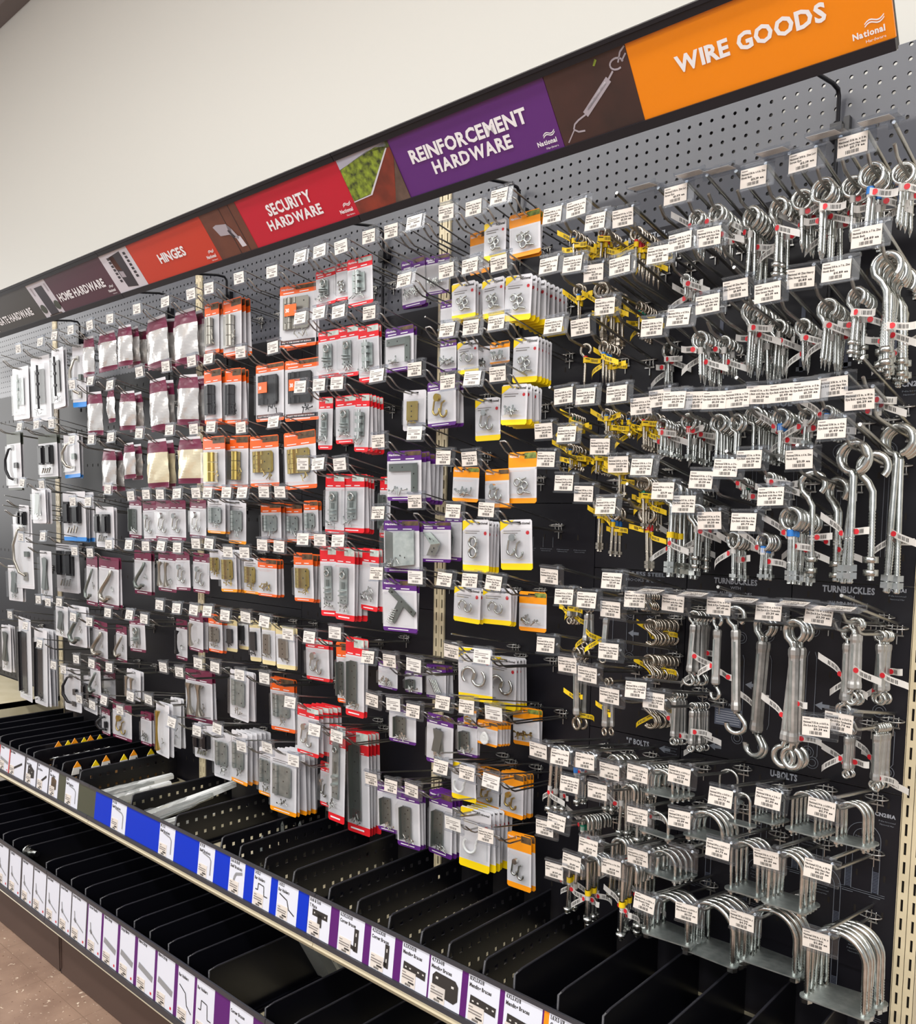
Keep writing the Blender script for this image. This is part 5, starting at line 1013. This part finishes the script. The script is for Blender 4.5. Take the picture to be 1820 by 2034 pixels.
        mb.tube([(-W * .05, y, z1 - H * .06), (-W * .05, y - .015, z1 - H * .1), (-W * .22, y - .022, z1 - H * .35), (-W * .22, y - .022, z0 + H * .4), (-W * .02, y - .018, z0 + H * .2), (W * .12, y - .004, z0 + H * .14)], [.004, .005, .006, .007, .006, .005], m2, 8)
        mb.prism([(-W * .12, y, z1 - H * .12), (W * .06, y, z1 - H * .12), (W * .06, y, z1), (-W * .12, y, z1)], (0, -.003, 0), m2); mb.prism([(W * .02, y, z0 + H * .06), (W * .22, y, z0 + H * .06), (W * .22, y, z0 + H * .2), (W * .02, y, z0 + H * .2)], (0, -.003, 0), m2)
        if W > .07: mb.box(W * .18, W * .36, y - .01, y, cz - .012, cz + .012, 'steel_gray' if m2 == 'nickel' else 'black_iron')
    elif c == 'v':
        m2 = {'g': 'brass', 'k': 'black_iron'}.get(code[-1], 'nickel')
        for x in ((-W * .08,) if W < .1 else (-W * .22, W * .14)):
            mb.tube([(x, y - .010, z0 + H * .06), (x, y - .012, z0 + H * .12), (x, y - .014, z0 + H * .3), (x + W * .03, y - .016, z0 + H * .55), (x, y - .014, z1 - H * .16), (x, y - .012, z1 - H * .05), (x, y - .010, z1)], [W * .10, W * .085, W * .05, W * .04, W * .05, W * .09, W * .10], m2, 10)
        screws(mb, W * .25, z0 + H * .3, W * .08, H * .1, 2, 'zinc', y)
    elif c == 'j':
        m2 = 'nickel' if code == 'j' else 'steel_gray'
        mb.tube([(W * .20, y - .004, z1), (W * .22, y - .008, z1 - H * .1), (W * .12, y - .010, z1 - H * .26), (-W * .10, y - .012, z0 + H * .48), (-W * .24, y - .014, z0 + H * .26), (-W * .16, y - .016, z0 + H * .10), (W * .04, y - .016, z0 + H * .06), (W * .18, y - .014, z0 + H * .16)], [W * .05, W * .055, W * .06, W * .06, W * .065, W * .065, W * .07, W * .05], m2, 9)
        mb.tube([(W * .18, y - .014, z0 + H * .13), (W * .20, y - .014, z0 + H * .20)], W * .085, m2, 10); screws(mb, W * .22, z0 + H * .45, W * .06, H * .06, 2, 'zinc', y)
    elif c == 'h':
        mb.box(-W * .22, W * .2, y - .008, y, z0 + H * .2, z1 - H * .06, mp); holes(mb, [(0, z0 + H * f) for f in (.35, .55, .75)], y - .008)
        screws(mb, 0, z0 + H * .1, W * .2, H * .04, 4, m, y)
    else: screws(mb, 0, z0 + H * .3, W * .22, H * .2, 6, 'zinc', y - .002)
    return mb
STY = {'M': ('hardware_bag', 'maroon', 'card_gray', 'maroon', .22, .08, 'maroon cabinet hardware card'), 'O': ('hinge_card', 'orange_card', 'card_gray', 'orange_card', .24, .07, 'orange hinge card'), 'Og': ('hinge_card', 'card_white', 'card_gray', 'amber_card', .16, .07, 'grey and orange hinge card'),
       'R': ('latch_card', 'red_card', 'card_gray', 'red_card', .22, .08, 'red latch card'), 'P': ('brace_card', 'purple_card', 'card_gray', 'purple_card', .20, .08, 'purple brace card'), 'Y': ('hook_card', 'card_white', 'card_gray', 'yellow_card', .18, .13, 'yellow edged hook card'),
       'A': ('hook_card', 'amber_card', 'card_gray', 'amber_card', .30, .10, 'amber hook card'), 'C': ('blister_pack', 'card_gray', 'card_gray', 'card_gray', .1, .05, 'clear hardware pack'), 'W': ('pull_card', 'card_white', 'card_white', 'card_gray', .1, .04, 'white hardware card'),
       'B': ('gate_card', 'card_gray', 'card_gray', 'blue_card', .15, .08, 'blue edged gate card'), 'G': ('gate_card', 'dark_green_card', 'card_gray', 'dark_green_card', .2, .04, 'dark green gate card'), 'T': ('catch_card', 'tan_card', 'card_white', 'tan_card', .18, .10, 'narrow tan catch card')}
def card_mesh(ty, W, H):
    nm, ct, cm, cb, ft, fb, ds = STY.get(ty, STY[ty[0]]); mb = MB(); th = .0012; hw = W / 2
    zt = .010; zb = zt - H; a = zt - ft * H; b = zb + fb * H; r = .004
    if ty == 'Oc': a = zt - .14 * H; b = zb + .05 * H
    def slab(pts, m): mb.prism([(x, 0, z) for x, z in pts], (0, th, 0), m)
    # top part with a hang slot left open around the prong
    s = .013 if W > .05 else W * .2
    slab([(-hw, a), (hw, a), (hw, .002), (-hw, .002)], ct)
    slab([(-hw, .002), (-s, .002), (-s, .0055), (-hw, .0055)], ct); slab([(s, .002), (hw, .002), (hw, .0055), (s, .0055)], ct)
    slab([(-hw, .0055), (hw, .0055), (hw, zt - r), (hw - r, zt), (-hw + r, zt), (-hw, zt - r)], ct)
    slab([(-hw, b), (hw, b), (hw, a), (-hw, a)], cm); slab([(-hw + r, zb), (hw - r, zb), (hw, zb + r), (hw, b), (-hw, b), (-hw, zb + r)], cb)
    y = -.0003
    T0 = ty[0]
    if T0 in 'OR': mb.quad((-hw * .1, y, a + (zt - a) * .45), (hw * .98, y, a + (zt - a) * .45), (hw * .98, y, zt - .003), (-hw * .1, y, zt - .003), 'photo_brown' if T0 == 'O' else 'photo_teal') if ty not in ('Og',) else None
    if T0 == 'P': mb.quad((hw * .05, y, a + (zt - a) * .5), (hw * .98, y, a + (zt - a) * .5), (hw * .98, y, zt - .002), (hw * .05, y, zt - .002), 'photo_brown')
    if T0 == 'A': mb.quad((hw * .15, y, a + (zt - a) * .55), (hw * .98, y, a + (zt - a) * .55), (hw * .98, y, zt - .002), (hw * .15, y, zt - .002), 'photo_green' if W > .075 else 'photo_brown')
    if T0 == 'Y':
        mb.poly([(-hw, y, zt - .003), (-hw * .1, y, zt - .001), (-hw, y, a - .004)], 'yellow_card'); mb.disc((hw * .72, y, a - H * .08), W * .055, (0, -1, 0), 'tag_red', 10)
        mb.quad((-hw * .8, y, a - .006), (hw * .3, y, a - .006), (hw * .3, y, a - .004), (-hw * .8, y, a - .004), 'ink_soft'); mb.quad((-hw * .8, y, a - .011), (hw * .1, y, a - .011), (hw * .1, y, a - .009), (-hw * .8, y, a - .009), 'ink_soft')
    if T0 == 'O' and ty == 'O' or ty == 'Oc':
        mb.quad((-hw * .9, y, a - .0005), (hw * .9, y, a - .0005), (hw * .9, y, a + .004), (-hw * .9, y, a + .004), 'orange_card')
    if ty == 'Og': mb.quad((-hw * .8, y, a), (hw * .6, y, a), (hw * .6, y, a + .002), (-hw * .8, y, a + .002), 'ink_soft'); mb.quad((-hw * .8, y, a - .006), (hw * .2, y, a - .006), (hw * .2, y, a - .004), (-hw * .8, y, a - .004), 'ink_soft')
    if T0 in 'ORPAY' and W > .05 and ty != 'Og':
        if T0 == 'Y': mb.text('National', (hw * .1, y * 2, zt - .011), .0075, 'ink', bold=1, width=hw * .8)
        else: mb.text('National', (-hw * .9, y * 2, zt - .012), .007, 'sign_text', bold=1, width=hw * .7)
    if T0 in 'ORPM':
        for q in range(2): mb.quad((-hw * .8 + q * hw * .9, y * 2, a + .003), (-hw * .2 + q * hw * .8, y * 2, a + .003), (-hw * .2 + q * hw * .8, y * 2, a + .0055), (-hw * .8 + q * hw * .9, y * 2, a + .0055), 'sign_text')
        mb.quad((-hw * .7, y * 2, zb + fb * H * .4), (hw * .5, y * 2, zb + fb * H * .4), (hw * .5, y * 2, zb + fb * H * .6), (-hw * .7, y * 2, zb + fb * H * .6), 'sign_text')
    if ty == 'Oc':
        mb.quad((-hw, y, zb + .12 * H), (-hw * 1, y, zb + .12 * H), (hw, y, zb + .12 * H), (hw, y, zb + .04 * H), 'black_edge') if False else mb.quad((-hw * .95, y, zb + .055 * H), (hw * .95, y, zb + .055 * H), (hw * .95, y, zb + .12 * H), (-hw * .95, y, zb + .12 * H), 'black_edge')
        mb.text('ENJOY THE SOUND OF SILENCE', (-hw * .85, y * 2, zb + .075 * H), .005, 'sign_text', bold=1, width=W * .8)
    if ty == 'R' or ty == 'M': pass
    return mb.mesh('backing_card'), a, b
def blister_mesh(W, z0, z1, d):
    mb = MB(); hw = W / 2 * .86; k = .006
    back = [(-hw, -.0006, z0), (hw, -.0006, z0), (hw, -.0006, z1), (-hw, -.0006, z1)]; fr = [(-hw + k, -d, z0 + k), (hw - k, -d, z0 + k), (hw - k, -d, z1 - k), (-hw + k, -d, z1 - k)]
    mb.add(back + fr, [(0, 1, 5, 4), (1, 2, 6, 5), (2, 3, 7, 6), (3, 0, 4, 7), (4, 5, 6, 7)], 'clear_blister'); return mb.mesh('blister')
def bag_mesh(W, H, cream):
    mb = MB(); nx, nz = 10, 18; zt = .012; ph = random.uniform(0, 6)
    def rows(sgn):
        vs = []
        for j in range(nz + 1):
            v = j / nz; prof = (math.sin(PI * min(1, max(0, (v - .10) / .86))) ** .6 if v > .10 else 0)
            pw = W / 2 * (.80 + .20 * min(1, v / .28)) * (1 + .03 * math.sin(v * 9 + ph))
            for i in range(nx + 1):
                u = i / nx * 2 - 1
                b = prof * (1 - u * u) * .017 + .002 * math.sin(u * 5 + v * 13 + ph) * prof
                vs.append((u * pw, sgn * b - .0002 * sgn, zt - v * H))
        return vs
    for sgn in (-1, 1):
        base = rows(sgn)
        for j in range(nz):
            v = (j + .5) / nz; m = ('card_gray' if v < .07 else 'maroon' if v < .26 else ('bag_cream' if cream else 'bag_film') if v < .87 else 'maroon')
            fs = []
            for i in range(nx):
                if v < .07 and 3 <= i <= 6 and j == 0: pass
                a = j * (nx + 1) + i; q = (a, a + nx + 1, a + nx + 2, a + 1); fs.append(q if sgn < 0 else q[::-1])
            sub = sorted({i for f in fs for i in f}); rm = {k: n for n, k in enumerate(sub)}
            mb.add([base[k] for k in sub], [tuple(rm[k] for k in f) for f in fs], m, True)
    y = -.0125
    return mb.mesh('bag')
def bag_print(W, H):
    mb = MB(); y = -.0155
    z = .012 - H * .935; mb.quad((-W * .32, -.008, z), (W * .30, -.008, z), (W * .30, -.008, z + .0022), (-W * .32, -.008, z + .0022), 'sign_text')
    return mb
ADJ = {'g': 'brass', 'k': 'black', 'n': 'nickel'}
for (i, Y, W, H, ty, ct, n, dx) in CARDS:
    hx, hz, fl = HOOKS[i]
    if hx < -1.2: W = W * .80
    if hx < -2.4: W = W * .75
    W = min(W, .75 * H + .02, .20); W = max(W, .032)
    H = H - .0
    nm, c1, c2, c3, ft, fb, ds = STY.get(ty, STY[ty[0]])
    isbag = ty[0] == 'M' and ct == '.' and H > .1
    desc = 'maroon topped bag' if isbag else (ADJ.get(ct[-1], '') + ' ' + ds if len(ct) > 1 and ct[-1] in ADJ and len(ds.split()) < 4 else ds).strip()
    if isbag: me = bag_mesh(W, H, 'g' in ty); a = b = 0
    else: me, a, b = card_mesh(ty, W, H)
    pitch = min(.0125 if not isbag else .030, max(.003, (-Y - .012) / max(1, n)))
    if n >= 6: pitch = min(.017, (-Y - .02) / n)
    d = .018 if ty[0] in 'OPRC' else .014
    fc = None
    for k in range(n):
        y = Y + k * pitch
        rx = .012; ry = random.uniform(-.045, .045); rz = random.uniform(-.05, .10)
        lab = '%s, %s, %s' % (desc, (ORD[k] + ' from front') if n > 1 else 'alone', where(i))
        loc = (hx + max(-.006, min(.006, dx)), y, pz(HOOKS[i], y) - .0005)
        name = 'hardware_bag' if isbag else nm
        if k > 0 and pitch < d + .002 and not isbag:
            o = link(name, me, loc=loc, rot=(rx, ry, rz)); tag(o, lab, 'hardware bag' if isbag else 'hardware pack', desc + 's on one hook'); continue
        if isbag:
            o = link('hardware_bag', me, loc=loc, rot=(rx, ry * 1.6, rz)); tag(o, lab, 'hardware bag', 'maroon topped bags'); continue
        t = thing(name, lab, 'hardware pack', loc, (rx, ry, rz), desc + 's')
        link('backing_card', me, t)
        z0, z1 = b + .004, a - .004
        if ty == 'Rc' or ty == 'Pc' or ty == 'C': z1 = -.012
        if k == 0:
            cm = contents('X' if ty == 'Pc' else ct, W, z0 + .003, z1 - .003)
            if cm.v: fc = link('enclosed_hardware', cm.mesh('enclosed_hardware'), t)
        link('clear_blister', blister_mesh(W, z0, z1, .034 if ty == 'Pc' else d), t)

# ------------------------------------------------------------------ loose wire goods
def hook_pts(R, a0, a1, n, cz): return [(R * math.cos(a), 0, cz + R * math.sin(a)) for a in [a0 + (a1 - a0) * k / n for k in range(n + 1)]]
def thread(mb, z0, z1, r, m, taper=False):
    n = max(4, int((z0 - z1) / .0026)); pts = []; rs = []
    for k in range(n + 1):
        z = z0 + (z1 - z0) * k / n; f = (1 if not taper or k < n * .72 else max(.12, 1 - (k - n * .72) / (n * .28)))
        pts.append((0, 0, z)); rs.append(r * f * (1.0 if k % 2 else .78))
    mb.tube(pts, rs, m, 7)
WM = {}
def wire_mesh(kd, L):
    key = (kd, round(L, 2))
    if key in WM: return WM[key]
    m = 'stainless' if kd.endswith('_s') or kd in ('shk', 'tbs') else 'zinc'; base = kd.split('_')[0]
    mb = MB(); r = max(.0024, min(.0064, .0019 + L * .022)) * (.85 if kd.endswith('_s') else 1); ex = []
    if base in ('scr', 'eye'):
        R = min(r * 3.9, L * .22); cz = r - R                            # inner top of the ring rests at z = +r-ish on the prong
        mb.tube([(R * math.cos(a), .0, cz + R * math.sin(a)) for a in [-PI / 2 + .35 + (2 * PI - .45) * k / 20 for k in range(21)]] + [(0, 0, cz - R - r * 1.2), (0, 0, cz - R - r * 2.5)], r, m, 8)
        zs = cz - R - r * 2; ze = -L
        if base == 'scr':
            zt = zs + (ze - zs) * .38; mb.tube([(0, 0, zs + r), (0, 0, zt)], r, m, 8); thread(mb, zt, ze, r * 1.05, m, True)
        else:
            zt = zs + (ze - zs) * .55; mb.tube([(0, 0, zs + r), (0, 0, zt)], r, m, 8); thread(mb, zt, ze, r, m)
            mb.hexnut((0, 0, ze + r * 2.2), r * 1.9, r * 1.7, m)
            if L > .1: mb.hexnut((0, 0, ze + r * 4.2), r * 1.9, r * 1.7, m)
    elif base in ('hks', 'hkb', 'jbt'):
        R = min(r * 3.5, L * .2); cz = r - R
        if base == 'jbt': R = r * 3.2; cz = r - R
        path = hook_pts(R, -PI * .25 if base != 'jbt' else -.05, PI, 14, cz)
        if base == 'jbt': path = [(R, 0, cz - R * 1.2)] + path; path += [(-R, 0, cz - R), (-R, 0, -L * .35)]; sx = -R
        else: path += [(-R * .9, 0, cz - R * .55), (-R * .35, 0, cz - R * 1.15), (0, 0, cz - R * 1.9), (0, 0, -L * .42)]; sx = 0
        mb.tube(path, r, m, 8)
        q = MB(); zt = path[-1][2]
        if base == 'hks': thread(q, zt + r, -L, r * 1.05, m, True)
        else:
            thread(q, zt + r, -L, r, m); q.hexnut((0, 0, -L + r * 2), r * 1.9, r * 1.7, m)
            if base == 'hkb' and L > .1: q.hexnut((0, 0, -L + r * 5.5), r * 1.9, r * 1.7, m)
        mb.add([(x + sx, y, z) for x, y, z in q.v], q.f, m, True)
    elif base == 'shk':
        R = max(.0095, L * .27); r = .0030; cz = r - R
        mb.tube(hook_pts(R, -.5, PI, 12, cz) + [(-R * .75, 0, cz - R * .55), (R * .75, 0, cz - R * 1.6)] + hook_pts(R, 0, -PI + .5 - PI * .0, 12, cz - R * 2.1)[0:12], r, m, 8)
    WM[key] = mb.mesh(kd); return WM[key]
FLAGS = {}
def flag_mesh(col, v):
    if (col, v) in FLAGS: return FLAGS[(col, v)]
    mb = MB(); m = 'tag_yellow' if col == 'y' else 'paper_white'; L = .036 if col == 'y' else (.046, .034, .042)[v % 3]; h = .0105 if col == 'y' else .0122; s = -1 if v % 2 else 1
    sl = (-.45, .25, -.12, .75, .1, -.8)[v % 6]; n = 8
    P = lambda q, e: (s * (.003 + L * q / n), -.006 - .008 * math.sin(q * .55 + v), sl * L * q / n + e)
    for q in range(n): mb.quad(P(q, -h / 2), P(q + 1, -h / 2), P(q + 1, h / 2), P(q, h / 2), m)
    D = lambda q, e: tuple(Vector(P(q, e)) + Vector((0, -.0005, 0)))
    for k in range(9): a = 2.6 + k * .34; mb.quad(D(a, -h * .28), D(a + (.2 if k % 3 else .1), -h * .28), D(a + (.2 if k % 3 else .1), h * .28), D(a, h * .28), 'ink')
    if col != 'y': mb.disc(tuple(Vector(P(1.4, 0)) + Vector((0, -.0022, 0))), h * .40, (0, -1, 0), 'tag_red', 10)
    else: mb.quad(D(.6, h * .1), D(2.2, h * .1), D(2.2, h * .3), D(.6, h * .3), 'ink')
    mb.tube([(0, 0, h / 2), (0, 0, -h / 2)], .0052, m, 8, cap=False)
    FLAGS[(col, v)] = mb.mesh('paper_tag'); return FLAGS[(col, v)]
BANDS = {}
def band_mesh(col, r):
    key = (col, round(r, 4))
    if key not in BANDS: mb = MB(); mb.tube([(0, 0, .006), (0, 0, -.006)], r * 1.25 + .0004, {'b': 'tape_blue', 'r': 'tag_red', 'g': 'tape_green', 'y': 'tag_yellow'}[col], 10, cap=False); BANDS[key] = mb.mesh('colour_band')
    return BANDS[key]
WN = {'scr': ('screw_eye', 'zinc lag screw eye'), 'eye': ('eye_bolt', 'zinc eye bolt'), 'hkb': ('hook_bolt', 'zinc hook bolt'), 'hks': ('screw_hook', 'zinc screw hook'), 'scr_s': ('screw_eye', 'stainless screw eye'), 'eye_s': ('eye_bolt', 'stainless eye bolt'),
      'hkb_s': ('hook_bolt', 'stainless hook bolt'), 'hks_s': ('screw_hook', 'stainless screw hook'), 'shk': ('s_hook', 'stainless S-hook'), 'jbt': ('j_bolt', 'zinc J-bolt'), 'tbh': ('turnbuckle', 'hook and eye turnbuckle'), 'tbe': ('turnbuckle', 'eye and eye turnbuckle'), 'tbs': ('turnbuckle', 'stainless turnbuckle')}
TB = {}
def turnbuckle_parts(kd, L):
    key = (kd, round(L, 2))
    if key in TB: return TB[key]
    L = key[1]
    r = max(.0022, min(.0065, L * .021)); R = r * (3.3 if L > .12 else 2.8); m = 'stainless' if kd == 'tbs' else 'zinc'; cz = r - R
    top = MB(); 
    if kd in ('tbe', 'tbs') and L < .22: top.tube([(R * math.cos(a), 0, cz + R * math.sin(a)) for a in [-PI / 2 + .3 + (2 * PI - .4) * k / 18 for k in range(19)]] + [(0, 0, cz - R - r * 2)], r, m, 8)
    else: top.tube(hook_pts(R, -PI * .3, PI, 14, cz) + [(-R * .85, 0, cz - R * .7), (-R * .3, 0, cz - R * 1.2), (0, 0, cz - R * 1.9)], r, m, 8)
    zb0 = cz - R * 1.6; zb1 = -L + R * 2.7
    if zb1 > zb0 - .01: zb1 = zb0 - .01
    thread(top, zb0 + r * 2, zb0 - .012, r * .9, m)
    body = MB(); w = .0044 + .021 * L; e = w * 1.3
    body.tube([(0, 0, zb0), (0, 0, zb0 - e * .3), (0, 0, zb0 - e), (0, 0, zb0 - e * 1.5), (0, 0, zb1 + e * 1.5), (0, 0, zb1 + e), (0, 0, zb1 + e * .3), (0, 0, zb1)], [w * .85, w * 1.06, w * 1.06, w * .96, w * .96, w * 1.06, w * 1.06, w * .85], 'aluminium', 8, smooth=False)
    for s in (-1, 1): body.box(-w * .24, w * .24, s * w * .93 - .0006, s * w * .93 + .0006, zb1 + e * 1.8, zb0 - e * 1.8, 'zinc_plate')
    bot = MB(); cz2 = -L + R + r * .5
    bot.tube([(0, 0, zb1 + .004), (0, 0, zb1 - .004)], r, m, 8)
    if kd in ('tbe', 'tbs'): bot.tube([(0, 0, zb1)] + [(R * math.cos(a), 0, cz2 + R * math.sin(a)) for a in [PI / 2 + .1 + (2 * PI - .5) * k / 18 for k in range(19)]], r, m, 8)
    else: bot.tube([(0, 0, zb1), (0, 0, cz2 + R * 1.5), (R * .6, 0, cz2 + R * .9)] + [(R * 1.1 * math.cos(a), 0, cz2 + R * math.sin(a)) for a in [.4 - (PI + .5) * k / 14 for k in range(15)]], r, m, 8)
    TB[key] = (top.mesh('top_end'), body.mesh('body'), bot.mesh('bottom_end')); return TB[key]
cnt = 0
for (i, Y, kd, L, n, tg) in WIRES:
    if kd.startswith('tb') and L > .2: L *= .95
    if kd == 'jbt': L = max(.085, L * 1.3)
    hx, hz, fl = HOOKS[i]; nm, ds = WN[kd]
    r = max(.0024, min(.0064, .0019 + L * .022)); pitch = min(2.1 * r + .0042, (-Y - .008) / max(1, n))
    for k in range(n):
        y = Y + k * pitch; L2 = max(L, .03)
        loc = (hx, y, pz(HOOKS[i], y) + .0028); rot = (random.uniform(-.03, .03), random.uniform(-.06, .06), random.uniform(-.45, .25))
        lab = '%s, %s, %s' % (ds, (ORD[k] + ' from front') if n > 1 else 'alone', where(i))
        g = ds + 's hung together'
        if kd.startswith('tb'):
            t = thing(nm, lab, 'turnbuckle', loc, rot, g)
            for o_n, me in zip(('top_end', 'body', 'bottom_end'), turnbuckle_parts(kd, L2)): link(o_n, me, t)
        else:
            t = link(nm, wire_mesh(kd, L2), loc=loc, rot=rot); tag(t, lab, nm.replace('_', ' '), g)
        if tg == '.' or kd == 'shk' and k not in (2, 7): continue
        if (k % 3 != 1 or n < 4 or tg == 'y'):
            col = 'y' if kd.endswith('_s') or kd in ('shk', 'tbs') else 'w'
            fz = -L2 * (.34 if L2 < .14 else .62) - .008 * (k % 3)
            if kd.startswith('tb'): fz = -L2 * (.55 + .12 * (k % 3))
            link('paper_tag', flag_mesh(col, (cnt * 5 + i) % 6), t, (0 if kd != 'jbt' else -r * 3.2, 0, fz)); cnt += 1
        if k < 3 and tg in 'brgy' and not kd.startswith('tb') and kd != 'shk':
            c = tg if not kd.endswith('_s') else 'brg'[i % 3]
            link('colour_band', band_mesh(c, r * (.85 if kd.endswith('_s') else 1)), t, (0 if kd != 'jbt' else -r * 3.2, 0, -L2 * (.30 if L2 < .14 else .55)))
UM = {}
for (i, Y, W, L, n) in UBOLTS:
    hx, hz, fl = HOOKS[i]; W = max(.03, min(W, .125)); r = max(.0028, min(.0056, .0008 + W * .047)); R = W / 2 - r
    rod = MB(); hgt = max(L - .01, R + .02); cz = r * .6 - R
    rod.tube([(R, 0, -hgt * .62)] + [(R * math.cos(a), 0, cz + R * math.sin(a)) for a in [PI * k / 18 for k in range(19)]] + [(-R, 0, -hgt * .62)], r, 'zinc', 9)
    for s in (-1, 1):
        q = MB(); thread(q, -hgt * .60, -hgt - .008, r * 1.02, 'zinc'); rod.add([(x + s * R, y, z) for x, y, z in q.v], q.f, 'zinc', True)
    pl = MB(); e = .010; dp = .0125; zp = -hgt + .004
    ring_pts = [(R + e * 1.2 * math.cos(a), dp * math.sin(a)) for a in [-PI / 2 + PI * k / 8 for k in range(9)]] + [(-R - e * 1.2 * math.cos(a), -dp * math.sin(a)) for a in [-PI / 2 + PI * k / 8 for k in range(9)]]
    pl.prism([(x, y, zp) for x, y in ring_pts], (0, 0, .0028), 'zinc_plate')
    nt = MB()
    for s in (-1, 1): nt.hexnut((s * R, 0, zp - r * .9), r * 1.9, r * 1.7, 'zinc'); 
    rm, pm_, nm_ = rod.mesh('bent_rod'), pl.mesh('cross_plate'), nt.mesh('hex_nuts')
    pitch = min(.0235, (-Y - .02) / max(1, n))
    for k in range(n):
        y = Y + k * pitch
        t = thing('u_bolt', 'zinc U-bolt, %s, %s' % ((ORD[k] + ' from front') if n > 1 else 'alone', where(i)), 'U-bolt', (hx, y, pz(HOOKS[i], y) + .003), (.02, random.uniform(-.03, .03), random.uniform(-.06, .06)), 'zinc U-bolts hung together')
        link('bent_rod', rm, t); link('cross_plate', pm_, t)
        for s in (0,): link('hex_nut', nm_, t)
